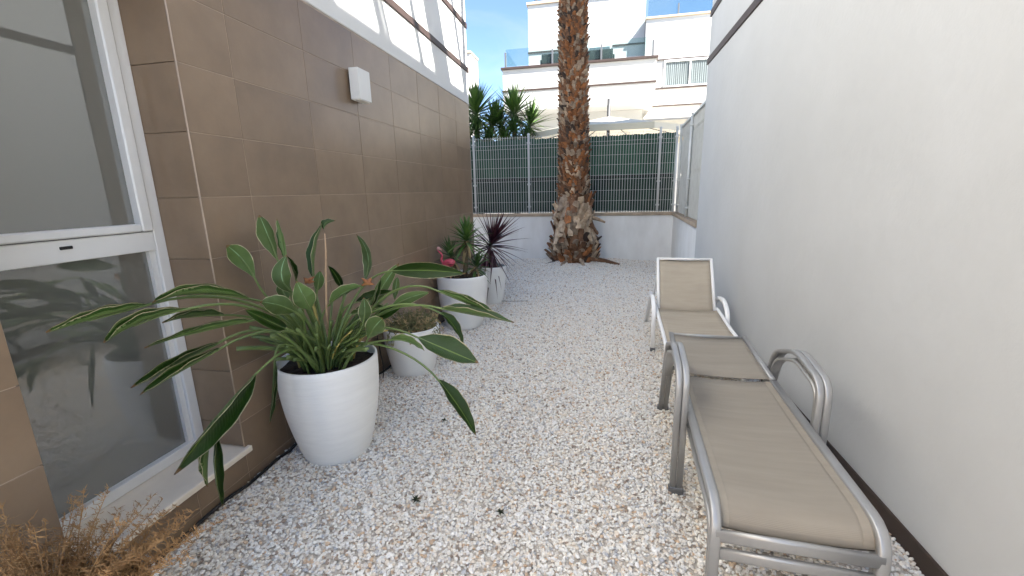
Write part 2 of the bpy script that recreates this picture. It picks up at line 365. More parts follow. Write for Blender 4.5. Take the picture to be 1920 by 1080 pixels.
def make_gravel():
    col = gravel_stones()
    ob = link('gravel', bed_mesh.copy())
    tag(ob, 'white and tan marble chip gravel covering the passage', 'gravel', kind='stuff')
    ng = bpy.data.node_groups.new('gravel_scatter', 'GeometryNodeTree')
    ng.interface.new_socket('Geometry', in_out='INPUT', socket_type='NodeSocketGeometry')
    ng.interface.new_socket('Geometry', in_out='OUTPUT', socket_type='NodeSocketGeometry')
    N = ng.nodes; L = ng.links
    gi = N.new('NodeGroupInput'); go = N.new('NodeGroupOutput')
    ci = N.new('GeometryNodeCollectionInfo'); ci.inputs['Collection'].default_value = col
    ci.inputs['Separate Children'].default_value = True; ci.inputs['Reset Children'].default_value = True
    jn = N.new('GeometryNodeJoinGeometry')
    for layer, (dens, zoff, smin, smax) in enumerate(((4200, 0.001, 0.0078, 0.0138), (2300, 0.008, 0.0072, 0.0145), (520, 0.014, 0.0080, 0.0165))):
        dp = N.new('GeometryNodeDistributePointsOnFaces'); dp.inputs['Density'].default_value = dens; dp.inputs['Seed'].default_value = 3+layer
        L.new(gi.outputs[0], dp.inputs['Mesh'])
        sp = N.new('GeometryNodeSetPosition'); sp.inputs['Offset'].default_value = (0, 0, zoff); L.new(dp.outputs['Points'], sp.inputs['Geometry'])
        io = N.new('GeometryNodeInstanceOnPoints'); io.inputs['Pick Instance'].default_value = True
        L.new(sp.outputs[0], io.inputs['Points']); L.new(ci.outputs[0], io.inputs['Instance'])
        rr = N.new('FunctionNodeRandomValue'); rr.data_type = 'FLOAT_VECTOR'; rr.inputs['Min'].default_value = (-0.7, -0.7, 0); rr.inputs['Max'].default_value = (0.7, 0.7, 6.283)
        rr.inputs['Seed'].default_value = 7+layer
        L.new(rr.outputs[0], io.inputs['Rotation'])
        rs = N.new('FunctionNodeRandomValue'); rs.data_type = 'FLOAT'; rs.inputs[2].default_value = smin; rs.inputs[3].default_value = smax; rs.inputs['Seed'].default_value = 17+layer
        L.new(rs.outputs[1], io.inputs['Scale'])
        L.new(io.outputs[0], jn.inputs[0])
    L.new(jn.outputs[0], go.inputs[0])
    md = ob.modifiers.new('scatter', 'NODES'); md.node_group = ng
make_gravel()

# ------------------------------------------------------------------ left house with tiles and window
lh = thing('tiled_house', 'house with brown tiled base, white upper wall and aluminium window on the left', 'house', (0, 0, 0))
GR = -0.0022   # grout plane
YW0, YW1, XW = -0.795, 0.0, -0.25      # window opening and frame plane
wl = MB()
wl.box((-7, YW1+0.010, -0.3), (GR, 4.508, 2.748))
wl.box((-7, -6.5, -0.3), (GR, YW0-0.010, 2.748))
wl.box((-7, YW0-0.010, -0.3), (GR, YW1+0.010, 0.160))
wl.box((-7, YW0-0.010, 2.60), (GR, YW1+0.010, 2.748))
wl.box((-7, YW0-0.010, 0.160), (-0.36, YW1+0.010, 2.60))
wall = wl.build('wall', m_grout, lh)
up = MB(); up.cbox((-7, -6.5, 2.752), (0.004, 4.522, 7.2), 0.006); up.build('upper_wall', m_stucco, lh)
for z0 in (3.165, 3.725):
    b = MB(); b.cbox((-7.02, -6.52, z0), (0.018, 4.536, z0+0.068), 0.004); b.build('band', m_band, lh)
Z0 = 0.0415; J = 0.0016
tile_cache = {}
def tile(plane, a0, a1, z0, z1, off=0.0):
    """one tile; plane 'x' faces +x at x=off, 'y' faces -y at y=off"""
    key = (plane, round(a1-a0, 3), round(z1-z0, 3))
    if key not in tile_cache:
        hw, hh = (a1-a0)/2-J, (z1-z0)/2-J; mb = MB(); t = 0.0095; c = 0.0012
        q = lambda u, v, d: (d, u, v) if plane == 'x' else (u, -d, v)
        v = [q(-hw,-hh,-t), q(hw,-hh,-t), q(hw,hh,-t), q(-hw,hh,-t),
             q(-hw,-hh,-c), q(hw,-hh,-c), q(hw,hh,-c), q(-hw,hh,-c),
             q(-hw+c,-hh+c,0), q(hw-c,-hh+c,0), q(hw-c,hh-c,0), q(-hw+c,hh-c,0)]
        f = [(8,9,10,11)] + [(i, (i+1)%4, (i+1)%4+4, i+4) for i in range(4)] + [(i+4, (i+1)%4+4, (i+1)%4+8, i+8) for i in range(4)]
        mb.add(v, f); tile_cache[key] = mb.mesh('tile', m_tile)
    c = ((a0+a1)/2, (z0+z1)/2); jit = random.uniform(-0.0006, 0.0006)
    link('tile', tile_cache[key], wall, (off+jit, c[0], c[1]) if plane == 'x' else (c[0], off+jit, c[1]))
rows = [(-0.16, Z0)] + [(Z0+0.3*k, Z0+0.3*(k+1)) for k in range(9)]
cols_r = [(0.004, 0.318)] + [(0.318+0.6*k, 0.318+0.6*(k+1)) for k in range(7)]
for z0, z1 in rows:
    for a0, a1 in cols_r: tile('x', a0, a1, z0, z1)
    for a0, a1 in ((-1.395, YW0), (-1.995, -1.395), (-2.595, -1.995)): tile('x', a0, a1, z0, z1)
    if z0 < 2.6 and z1 > 0.2: tile('y', XW-0.02, -0.004, max(z0, 0.203), min(z1, 2.60))
for z0, z1 in ((-0.16, Z0), (Z0, 0.158)):
    for a0, a1 in ((YW0, -0.300), (-0.300, 0.004)): tile('x', a0, a1, z0, z1)
for a0, a1 in ((YW0, -0.300), (-0.300, 0.004)): tile('x', a0, a1, 2.602, 2.7415)
tr = MB(); tr.tube([(0.0005, 0.0005, 0.20), (0.0005, 0.0005, 2.745)], 0.0036, 8); tr.build('corner_trim', m_grout, lh, True)
sl = MB(); sl.cbox((XW-0.10, YW0+0.003, 0.164), (0.024, 0.030, 0.197), 0.004); sl.build('window_sill', m_stone, lh)
# window
win = MB()
fx0, fx1 = XW-0.07, XW
win.cbox((fx0, -0.052, 0.199), (fx1, -0.001, 2.598), 0.003)                       # outer jamb
win.cbox((fx0, YW0+0.001, 0.199), (fx1, YW0+0.052, 2.598), 0.003)
win.cbox((fx0, YW0+0.053, 0.199), (fx1-0.001, -0.053, 0.252), 0.003)               # bottom rail
win.cbox((fx0, YW0+0.053, 2.54), (fx1-0.001, -0.053, 2.598), 0.003)
win.cbox((fx0, YW0+0.053, 1.293), (fx1-0.001, -0.053, 1.384), 0.003)               # transom
wf = win.build('window', m_alu, lh)
ss = MB()                                                                         # upper sash
sx0, sx1 = XW-0.06, XW+0.012
ss.cbox((sx0, -0.108, 1.388), (sx1, -0.057, 2.535), 0.006)
ss.cbox((sx0, YW0+0.057, 1.388), (sx1, YW0+0.108, 2.535), 0.006)
ss.cbox((sx0, YW0+0.109, 1.388), (sx1-0.001, -0.109, 1.425), 0.006)
ss.cbox((sx0, YW0+0.109, 2.49), (sx1-0.001, -0.109, 2.535), 0.006)
ss.build('sash', m_alu, wf)
for a_, c_ in ((-0.082, -0.053), (YW0+0.053, YW0+0.082)):
    jb = MB(); jb.box((fx0-0.02, a_, 0.252), (fx1-0.016, c_, 1.292)); jb.build('glazing_bead', m_alu, wf)
sg = MB(); sg.box((fx0-0.01, -0.0575, 1.385), (fx1-0.012, -0.0515, 2.538)); sg.box((fx0-0.01, YW0+0.06, 1.3835), (fx1-0.014, -0.06, 1.3885)); sg.build('seal', m_seal, wf)
pn = MB(); pn.box((XW-0.045, YW0+0.10, 1.42), (XW-0.030, -0.10, 2.50)); pn.build('pane', m_pane, wf)
pn = MB(); pn.box((XW-0.052, YW0+0.05, 0.245), (XW-0.036, -0.05, 1.30)); pn.build('pane', m_pane, wf)
dc = MB(); dc.cbox((XW-0.004, -0.440, 1.345), (XW+0.005, -0.396, 1.358), 0.002); dc.build('drain_cap', m_blackp, wf)

# wall lamp
lp = thing('wall_lamp', 'white box-shaped wall lamp mounted high on the brown tiles', 'lamp', (0.004, 1.49, 2.24))
b = MB(); b.cbox((0.012, -0.085, 0.0), (0.090, 0.085, 0.222), 0.003); b.build('body', m_lamp, lp)
b = MB(); b.box((-0.003, -0.06, 0.05), (0.012, 0.06, 0.20)); b.build('back_plate', m_rail, lp)
b = MB(); b.box((0.02, -0.07, -0.004), (0.082, 0.07, 0.002)); b.build('diffuser', m_diff, lp)

# irrigation hose along the base of the tiles
hp = [(0.034+0.010*math.sin(i*0.9)+0.006*math.sin(i*2.3), -1.6+i*0.11, 0.012+0.004*math.sin(i*1.7)) for i in range(55)]
b = MB(); b.tube(hp, 0.0095, 8)
tag(b.build('irrigation_hose', m_hose, None, True), 'black irrigation hose lying along the foot of the tiled wall', 'hose')

# ------------------------------------------------------------------ right house
RW = 3.206
rh = thing('white_house', 'white rendered house with brown bands and brown skirting on the right', 'house', (RW, 0, 0))
b = MB(); b.cbox((0, -3.95, -0.3), (7.0, 4.75, 6.66), 0.006); b.build('wall', m_stucco_r, rh)
for z0 in (3.088, 3.650):
    b = MB(); b.cbox((-0.014, -3.97, z0), (7.02, 4.766, z0+0.082), 0.004); b.build('band', m_band, rh)
b = MB(); b.cbox((-0.012, -3.96, -0.10), (7.01, 4.760, 0.086), 0.004); b.build('skirting', m_skirt, rh)
pg = thing('pergola', 'wooden pergola on the roof of the white house', 'pergola', (RW, 0.82, 6.66))
for y in (-1.9, 1.95):
    for x in (0.25, 3.4):
        b = MB(); b.cbox((x-0.05, y-0.05, 0), (x+0.05, y+0.05, 1.62)); b.build('post', m_wood, pg)
for x in (0.25, 3.4):
    b = MB(); b.cbox((x-0.04, -2.2, 1.62), (x+0.04, 2.2, 1.68)); b.build('beam', m_wood, pg)
for y, wd in ((-1.75, 0.07), (-0.98, 0.06), (-0.86, 0.03), (-0.13, 0.05), (0.50, 0.26), (1.35, 0.05), (2.05, 0.08)):
    b = MB(); b.cbox((-0.05, y-wd, 1.681), (3.7, y+wd, 1.75)); b.build('slat', m_wood, pg)

# ------------------------------------------------------------------ garden walls with fences
BY = 7.90
gw = thing('garden_wall', 'low white garden wall with sand coping behind the palm', 'wall', (0, BY, 0))
b = MB(); b.box((-3.2, 0, -0.3), (3.42, 0.18, 0.968)); b.build('wall', m_gwall, gw)
b = MB(); b.cbox((-3.2, -0.025, 0.970), (3.45, 0.205, 1.035), 0.006); b.build('coping', m_cap, gw)
sang = math.atan2(3.36-3.215, 7.9-4.77)     # side wall leans slightly off the passage
sw = thing('garden_wall', 'low white side wall with sand coping joining the right house corner', 'wall', (3.215, 4.775, 0), -sang)
b = MB(); b.box((0, 0, -0.3), (0.18, 3.10, 0.966)); b.build('wall', m_gwall, sw)
b = MB(); b.cbox((-0.03, 0.0, 0.969), (0.21, 3.07, 1.034), 0.006); b.build('coping', m_cap, sw)

def fence(root, posts, z0, z1, curve=False):
    """posts: positions along local x"""
    for p in posts:
        b = MB(); b.tube([(p, 0.03, z0-0.02), (p, 0.03, z1+0.05)], 0.026, 10)
        po = b.build('post', m_fwire, root, True)
        c = MB(); c.lathe([(0.03, 0), (0.03, 0.02), (0.012, 0.032)], (p, 0.03, z1+0.045), 10); c.build('cap', m_fwire, po)
        for z in (z0+0.13, z0+0.62, z0+1.5):
            c = MB(); c.cbox((p-0.034, -0.012, z), (p+0.034, 0.062, z+0.035), 0.004); c.build('clamp', m_fwire, po)
    for a, c_ in zip(posts[:-1], posts[1:]):
        b = MB(); n = max(2, round((c_-a)/0.056)); x0, x1 = a+0.012, c_-0.012
        for i in range(n+1):
            x = x0+(x1-x0)*i/n
            zs = [z0, z0+0.70, z0+0.745, z0+0.79, z0+1.40, z0+1.44, z0+1.48, z1+0.02]
            ys = [0, 0, -0.022, 0, 0, -0.022, 0, 0]
            b.tube([(x, y, z) for y, z in zip(ys, zs)], 0.0058, 4, cap=False, up=(0, 1, 0))
        for z, y in ((z0+0.03, 0), (z0+0.25, 0), (z0+0.47, 0), (z0+0.70, 0), (z0+0.79, 0), (z0+1.0, 0), (z0+1.2, 0), (z0+1.40, 0), (z0+1.48, 0), (z1-0.01, 0)):
            b.tube([(x0, y-0.005, z), (x1, y-0.005, z)], 0.0036, 4, cap=False)
        b.build('mesh_panel', m_fwire, root)
f1 = thing('mesh_fence', 'welded wire mesh fence standing on the low wall behind the palm', 'fence', (0, BY+0.06, 0))
fence(f1, [-2.25, -0.97, 0.283, 3.04, 3.36], 1.037, 2.68)
f2 = thing('mesh_fence', 'wire mesh fence on the side wall beside the right house corner', 'fence', (3.215+0.08, 4.775, 0), rad(90)-sang)
fence(f2, [0.05, 1.55, 2.98], 1.037, 2.68)
rl = MB(); rl.cbox((0.0, -0.03, 2.69), (3.0, 0.03, 2.735)); rl.build('top_rail', m_fwire, f2)

def reed(root, name, x0, x1, z0, z1, m, pitch=0.019, seed=0, y=0.11):
    """slatted plastic screen: joined because its strips are a few millimetres wide"""
    r = random.Random(seed); b = MB(); x = x0
    while x < x1:
        wd = pitch*r.uniform(0.75, 1.15); top = z1 + r.uniform(-0.012, 0.012); dy = r.uniform(-0.006, 0.006)
        b.add([(x, y+dy, z0), (x+wd/2, y-0.007+dy, z0), (x+wd, y+dy, z0), (x, y+dy, top), (x+wd/2, y-0.007+dy, top), (x+wd, y+dy, top),
               (x, y+0.012+dy, z0), (x+wd, y+0.012+dy, z0), (x, y+0.012+dy, top), (x+wd, y+0.012+dy, top)],
              [(0,1,4,3), (1,2,5,4), (7,6,8,9), (3,4,5,9,8)])
        x += wd
    o = b.build(name, m, root); o['kind'] = 'stuff'; return o
s1 = thing('privacy_screen', 'dark green slatted privacy screen behind the mesh fence and palm', 'screen', (0, BY+0.06, 0))
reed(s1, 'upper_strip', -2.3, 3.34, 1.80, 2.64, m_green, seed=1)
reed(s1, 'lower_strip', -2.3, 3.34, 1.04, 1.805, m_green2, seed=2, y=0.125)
b = MB(); b.tube([(-2.3, 0.09, 1.80), (0.5, 0.088, 1.795), (3.34, 0.09, 1.805)], 0.012, 6); b.build('tie_wire', m_blackp, s1)
s2 = thing('privacy_screen', 'grey translucent-looking screen behind the side mesh fence', 'screen', (3.215+0.08, 4.775, 0), rad(90)-sang)
reed(s2, 'upper_strip', 0.0, 2.98, 1.80, 2.62, m_grey_screen, seed=3, y=-0.11)
reed(s2, 'lower_strip', 0.0, 2.98, 1.04, 1.805, m_grey_screen, seed=4, y=-0.125)

# ------------------------------------------------------------------ palm
PX, PY = 1.335, 7.43
palm = thing('palm_tree', 'tall palm with a shaggy brown trunk of cut leaf bases', 'palm tree', (PX, PY, 0))
def pr_(z):
    k = [(-0.1, 0.50), (0.12, 0.49), (0.35, 0.45), (0.7, 0.395), (1.1, 0.350), (1.5, 0.315), (2.0, 0.300), (3.2, 0.285), (5.0, 0.260), (8.0, 0.25)]
    for (a, ra), (b_, rb) in zip(k[:-1], k[1:]):
        if z <= b_: return ra+(rb-ra)*max(0, (z-a)/(b_-a))
    return k[-1][1]
lean = lambda z: (-0.014*z, 0.0)
tk = MB(); n = 28; vs = []; zs = [-0.1+0.1*i for i in range(82)]
for z in zs:
    lx, ly = lean(z)
    for k in range(n):
        t = 2*math.pi*k/n; r = (pr_(z)-0.035)*(1+0.03*math.sin(7*t+z*9)+random.uniform(-0.02, 0.02)); vs.append((lx+r*math.cos(t), ly+r*math.sin(t), z))
tk.add(vs, [(i*n+k, i*n+(k+1)%n, (i+1)*n+(k+1)%n, (i+1)*n+k) for i in range(len(zs)-1) for k in range(n)])
trunk = tk.build('trunk', m_trunk, palm, True)
def boot_mesh(kind, seed):
    """one cut leaf base: local x tangent, y outward, z up"""
    r = random.Random(seed); mb = MB()
    if kind == 'small':   w0, w1, h, o0, o1, th = 0.060, 0.026, 0.105, 0.004, 0.034, 0.022
    elif kind == 'long':  w0, w1, h, o0, o1, th = 0.105, 0.058, 0.30, 0.005, 0.075, 0.032
    else:                 w0, w1, h, o0, o1, th = 0.080, 0.040, 0.20, 0.008, 0.075, 0.034
    S_ = 4; vs = []
    for i in range(S_+1):
        t = i/S_; wd = w0+(w1-w0)*t**0.8; z = h*t; y = o0+(o1-o0)*t**1.7
        wd *= r.uniform(0.85, 1.15); sk = r.uniform(-0.012, 0.012)*t
        th_ = th*(1-0.45*t)
        vs += [(-wd+sk, y-th_*0.9, z), (-wd*0.5+sk, y+th_*0.35, z+r.uniform(-.006, .006)), (wd*0.5+sk, y+th_*0.35, z+r.uniform(-.006, .006)), (wd+sk, y-th_*0.9, z), (sk, y-th_*1.2, z)]
    fs = [(i*5+k, i*5+(k+1)%5, (i+1)*5+(k+1)%5, (i+1)*5+k) for i in range(S_) for k in range(5)] + [(S_*5+4, S_*5+3, S_*5+2, S_*5+1, S_*5)]
    mb.add(vs, [f[::-1] for f in fs[:-1]] + [fs[-1][::-1]]); return mb
boots = {}
for kind in ('small', 'long', 'stub'):
    for mi, m_ in enumerate(m_boots):
        for v in range(3): boots[(kind, mi, v)] = boot_mesh(kind, v*7+hash(kind[0]) % 1 + mi).mesh('leaf_base', m_)
rp = random.Random(5); lst = []
z = 0.02; row = 0
while z < 7.2:
    kind = 'stub' if z < 0.38 else ('long' if z < 1.30 else 'small')
    nper = {'stub': 15, 'long': 13, 'small': 18}[kind]; dz = {'stub': 0.085, 'long': 0.13, 'small': 0.056}[kind]
    for k in range(nper):
        t = 2*math.pi*(k+0.5*(row % 2)+rp.uniform(-0.16, 0.16))/nper + row*0.13
        zz = z+rp.uniform(-0.025, 0.025)
        if kind == 'small': mi = rp.choices(range(5), (5, 4.2, 2.2, 0.8 + (2.5 if zz < 2.1 else 0), 2.0))[0]
        elif kind == 'long': mi = rp.choices(range(5), (2, 1.5, 3, 4.2, 1.2))[0]
        else: mi = rp.choices(range(5), (3, 1.2, 3.2, 1.6, 1.8))[0]
        lst.append((kind, mi, rp.randrange(3), t, zz))
    z += dz; row += 1
camdir = math.atan2(CAM.y-PY, CAM.x-PX)
def boot_matrix(kind, t, zz):
    r = pr_(zz)-0.028; lx, ly = lean(zz)
    out = Vector((math.cos(t), math.sin(t), 0)); tan = Vector((-math.sin(t), math.cos(t), 0))*-1
    tilt = {'small': rp.uniform(-8, 22), 'long': rp.uniform(-4, 10), 'stub': rp.uniform(-5, 26)}[kind]
    if kind == 'long' and rp.random() < 0.45: tilt = 180+rp.uniform(-6, 14)      # hanging, broken bases
    q = Matrix((tan, out, Vector((0, 0, 1)))).transposed().to_4x4()
    M_ = Matrix.Translation((lx+out.x*r, ly+out.y*r, zz + (0.2 if abs(tilt) > 90 else 0))) @ q @ Matrix.Rotation(rad(-tilt) if abs(tilt) < 90 else rad(tilt-180), 4, 'X') @ Matrix.Rotation(rad(rp.uniform(-22, 22)), 4, 'Y')
    if abs(tilt) > 90: M_ = M_ @ Matrix.Rotation(math.pi, 4, 'Y')
    s = rp.uniform(0.8, 1.2); return M_ @ Matrix.Diagonal((s, s*rp.uniform(0.8, 1.4), s, 1))
front = [e for e in lst if math.cos(e[3]-camdir) > -0.05 and e[4] < 5.3]
front.sort(key=lambda e: (0 if e[0] != 'small' else 1, e[4] > 3.9, -math.cos(e[3]-camdir)))
single = set(map(id, front[:298]))
rest = MB()
for e in lst:
    kind, mi, v, t, zz = e; Mx = boot_matrix(kind, t, zz); me = boots[(kind, mi, v)]
    if id(e) in single:
        o = link('leaf_base', me, trunk); o.matrix_local = Mx
    else:
        rest.add([Mx @ vv.co for vv in me.vertices], [tuple(p.vertices) for p in me.polygons], mi)
rb_ = rest.build('leaf_base_cover', m_boots, trunk); rb_['kind'] = 'stuff'
# fibres sticking out between the bases
fb = MB()
for i in range(2600):
    t = rp.uniform(0, 6.283); zz = rp.uniform(0.1, 7.0); r = pr_(zz); lx, ly = lean(zz)
    out = Vector((math.cos(t), math.sin(t), 0)); tn = Vector((-math.sin(t), math.cos(t), 0))
    p0 = Vector((lx, ly, zz))+out*(r-0.02); d = (out*rp.uniform(0.3, 1)+tn*rp.uniform(-1, 1)+Vector((0, 0, rp.uniform(-0.6, 0.8)))).normalized()*rp.uniform(0.04, 0.09)
    s_ = tn*0.004+Vector((0, 0, 0.003)); p1 = p0+d*0.6+out*0.01; p2 = p0+d
    fb.add([p0-s_, p0+s_, p1+s_*0.7, p1-s_*0.7, p2], [(0,1,2,3), (3,2,4)], i % 4)
fo = fb.build('fibre', [m_boots[1], m_boots[0], m_boots[2], m_boots[3]], trunk); fo['kind'] = 'stuff'
# broken stubs and roots at the base
for ang, z, ln, rr, dn, mi in ((-8, 0.98, 0.34, 0.05, -0.35, 3), (-20, 0.10, 0.55, 0.07, -0.12, 0), (-70, 0.16, 0.30, 0.055, -0.5, 2), (-160, 0.36, 0.22, 0.045, 0.5, 0),
                               (-175, 0.45, 0.2, 0.04, 0.9, 4), (-5, 0.42, 0.24, 0.04, 0.9, 4), (-110, 0.09, 0.35, 0.045, -0.25, 2), (-140, 0.08, 0.4, 0.03, -0.15, 4), (-45, 0.14, 0.3, 0.05, 0.0, 0)):
    t = rad(ang); out = Vector((math.cos(t), math.sin(t), 0)); p0 = out*(pr_(z)-0.05)+Vector((0, 0, z))
    d = (out+Vector((0, 0, dn))).normalized(); b = MB()
    b.tube([p0, p0+d*ln*0.5+Vector((0, 0, 0.012)), p0+d*ln], [rr, rr*0.72, rr*0.38], 6)
    b.build('broken_leaf_stub', m_boots[mi], trunk)
cw = MB(); rc = random.Random(9)
for i in range(34):
    t = i*2.4; el = rc.uniform(-0.35, 1.2); out = Vector((math.cos(t), math.sin(t), 0)); L_ = rc.uniform(2.2, 2.9)
    p0 = Vector((-0.1, 0, 7.1))+out*0.2
    pts = bez(p0, p0+(out*math.cos(el)+Vector((0,0,math.sin(el))))*L_*0.45, p0+out*L_*0.75+Vector((0,0,math.sin(el)*L_*0.6)), p0+out*L_*0.95+Vector((0,0,math.sin(el)*L_*0.5-0.8)), 22)
    cw.tube(pts, [0.03-0.001*k for k in range(23)], 5)
    sd_ = out.cross(Vector((0, 0, 1)))
    for k in range(3, 23):
        ln = 0.55*math.sin(math.pi*min(1, k/23+0.12))+0.05; f = (pts[k]-pts[k-1]).normalized()
        for s in (-1, 1):
            for q in (0, 0.5):
                a = pts[k-1].lerp(pts[k], q); d = (sd_*s+f*0.6+Vector((0, 0, 0.25))).normalized(); tip = a+d*ln-Vector((0,0,0.08))
                cw.add([a-f*0.014, a+f*0.014, a+d*ln*0.6+f*0.012, tip, a+d*ln*0.6-f*0.012], [(0, 1, 2, 3, 4)])
co_ = cw.build('crown', m_frond, palm)

# ------------------------------------------------------------------ pots
def pot(label, loc, rt, rbm, H, m, belly=0.55, soil=0.05, group=None):
    t = thing('plant_pot', label, 'pot', loc, 0, group)
    pr = []
    N_ = 18
    for i in range(N_+1):
        s = i/N_; r = rbm+(rt*1.0-rbm)*(1-(1-s)**(1.0+belly*1.6)) ; pr.append((r+0.004*math.sin(math.pi*s), H*s))
    pr = [(rbm*0.93, -0.02), (rbm*0.985, 0.0)] + pr[1:]
    th = 0.016
    prof = pr[:-1]+[(rt-0.001, H-0.006), (rt-0.006, H), (rt-th+0.003, H), (rt-th, H-0.006), (rt-th-0.006, H-soil-0.03)]
    b = MB(); b.lathe(prof, n=64); b.build('body', m, t, True)
    b = MB(); q = 40; rs = rt-th-0.002; vs = [(0, 0, 0.012)]; fs = []
    for j, rr in enumerate((0.35, 0.7, 1.0)):
        vs += [(rs*rr*math.cos(2*math.pi*k/q), rs*rr*math.sin(2*math.pi*k/q), random.uniform(-0.006, 0.01)) for k in range(q)]
    fs = [(0, 1+k, 1+(k+1)%q) for k in range(q)] + [(1+j*q+k, 1+(j+1)*q+k, 1+(j+1)*q+(k+1)%q, 1+j*q+(k+1)%q) for j in range(2) for k in range(q)]
    b.add([(x, y, z+H-soil) for x, y, z in vs], fs); b.build('soil', m_soil, t)
    return t
P1 = Vector((0.318, 0.36, 0)); P2 = Vector((0.268, 1.601, 0)); P3 = Vector((0.312, 2.937, 0)); P4 = Vector((0.38, 4.03, 0)); P5 = Vector((0.36, -1.05, 0))
pot('largest white pot with brushed sides, holding the bird of paradise plant', P1, 0.282, 0.192, 0.608, m_pot, 0.6)
pot('small white pot with drooping succulents, second along the tiled wall', P2, 0.242, 0.182, 0.405, m_pot_s, 0.35)
pot('white pot holding green yuccas and the pink flamingo', P3, 0.292, 0.212, 0.608, m_pot_s, 0.6)
pot('farthest white pot, under the purple cordyline', P4, 0.205, 0.150, 0.52, m_pot_s, 0.4)
pot('white pot in the near corner, filled with dry brown sprigs', P5, 0.235, 0.17, 0.37, m_pot_s, 0.4, soil=0.03)

# ------------------------------------------------------------------ bird of paradise plant
bop = thing('bird_of_paradise_plant', 'large bird of paradise plant with long drooping paddle leaves in the biggest pot', 'plant', (P1.x, P1.y, 0.555))
O1 = Vector(bop.location)
def face_vec(code, p):
    c = (CAM-p).normalized()
    d = {'c': c, 'u': Vector((0, 0, 1)), 'a': -c, 'd': Vector((0, 0, -1)), 'r': RT, 'l': -RT}
    v = Vector((0, 0, 0))
    for ch in code: v += d[ch]
    return v.normalized()
def leaf(pts, width, face='c', fold=25, petiole=True, tw=0.0, droop=0.0, peak=0.42, pmat=None, curl=0.0, root=None):
    B, Mi, T = [Vector(p)-O1 for p in pts]; width *= 0.86
    n = 16; mb = MB(); fr = []
    C_ = Mi*2-(B+T)*0.5
    for i in range(n+1):
        t = i/n; p = B*(1-t)**2 + C_*2*t*(1-t) + T*t*t
        tg = (C_-B)*(1-t)+(T-C_)*t; fr.append((p, tg.normalized()))
    rr = random.Random(int(abs(B.x*7919+B.z*104729+T.y*1299709)*100)); ph = rr.uniform(0, 6)
    K = (-1, -0.72, -0.36, 0, 0.36, 0.72, 1)
    for side in (0, 1):
        base = len(mb.v)
        for i, (p, tg) in enumerate(fr):
            t = i/n; nrm = face_vec(face, p+O1); nrm = (nrm-tg*nrm.dot(tg)).normalized()
            if tw: nrm = Quaternion(tg, rad(tw*(t-0.5))) @ nrm
            sd_ = tg.cross(nrm).normalized()
            e = t**(math.log(0.5)/math.log(peak)); wd = width*0.5*(max(0.0, math.sin(math.pi*min(1, e)))**0.92)+0.002
            fo_ = rad((fold+8)*(1.12-0.3*t)+3*math.sin(t*9+ph))
            for k in K:
                a = fo_*(0.45+0.55*abs(k)) + rad(curl)*abs(k)**2
                wob = 0.003*abs(k)*math.sin(t*23+ph+(0 if k < 0 else 1.7))
                q = p + sd_*wd*k*math.cos(a) + nrm*(wd*abs(k)*math.sin(a)+wob) - nrm*(0.0012*side)
                mb.v.append(tuple(q)); mb.uv.append((k*0.5+0.5, t))
        for i in range(n):
            for k in range(6):
                a = base+i*7+k; f = (a, a+1, a+8, a+7)
                mb.f.append(f if side == 0 else f[::-1]); mb.mi.append(side)
    # normal check: first layer should face along face vector
    o = mb.build('leaf', [m_leaf_top, m_leaf_bot], bop, True)
    if petiole:
        Lp = B.length; r0 = root if root is not None else Vector((rr.uniform(-0.10, 0.10), rr.uniform(-0.10, 0.10), -0.01))
        r0 = Vector(r0) + Vector((B.x, B.y, 0)).normalized()*0.05
        d0 = (Vector((0, 0, 1))*0.75+(B-r0).normalized()*0.6).normalized(); d1 = fr[0][1]
        ps = bez(r0, r0+d0*Lp*0.42, B-d1*Lp*0.33, B, 14)
        # flattened, channelled petiole that narrows to the blade and runs into the midrib
        ps += [fr[2][0]-0*d1, fr[5][0], fr[10][0]]
        rad_ = [0.0105-0.0052*k/14 for k in range(15)]+[0.0042, 0.0032, 0.0015]
        b = MB(); off = face_vec(face, B+O1)*-0.003
        b.tube([p+(off if i > 13 else Vector((0, 0, 0))) for i, p in enumerate(ps)], rad_, 6); b.build('petiole', pmat or m_petiole, o, True)
    return o
X = lambda px, py, v: at(px, py, 'x', v)
Y = lambda px, py, v: at(px, py, 'y', v)
# left side, spreading along the tiled wall and the window
leaf((X(278,570,.17), X(190,594,.15), X(86,624,.13)), .085, 'uuc', 74, peak=.5)
leaf((X(470,560,.27), X(372,551,.22), X(285,569,.19)), .105, 'uuc', 70, peak=.5)
leaf((X(352,578,.26), X(268,603,.22), X(195,643,.19)), .105, 'uuc', 70, peak=.55)
leaf((X(420,590,.13), X(362,593,.12), X(304,606,.12)), .08, 'uuc', 70)
leaf((X(468,601,.33), X(372,622,.28), X(270,653,.25)), .065, 'uuc', 72, peak=.35)
leaf((X(412,641,.28), X(335,682,.26), X(245,728,.25)), .10, 'uc', 70, peak=.5)
leaf((X(414,652,.33), X(340,695,.31), X(262,741,.30)), .085, 'uc', 66, peak=.5)
leaf((X(480,702,.36), X(404,788,.34), X(326,890,.32)), .17, 'crr', 52, peak=.45)
leaf((X(406,800,.35), X(404,880,.34), X(418,950,.33)), .075, 'cr', 55, petiole=False)
leaf((X(398,805,.33), X(390,860,.32), X(390,912,.31)), .08, 'cl', 60, petiole=False)
leaf((X(516,668,.30), X(512,730,.29), X(505,796,.28)), .055, 'cr', 66, peak=.5)
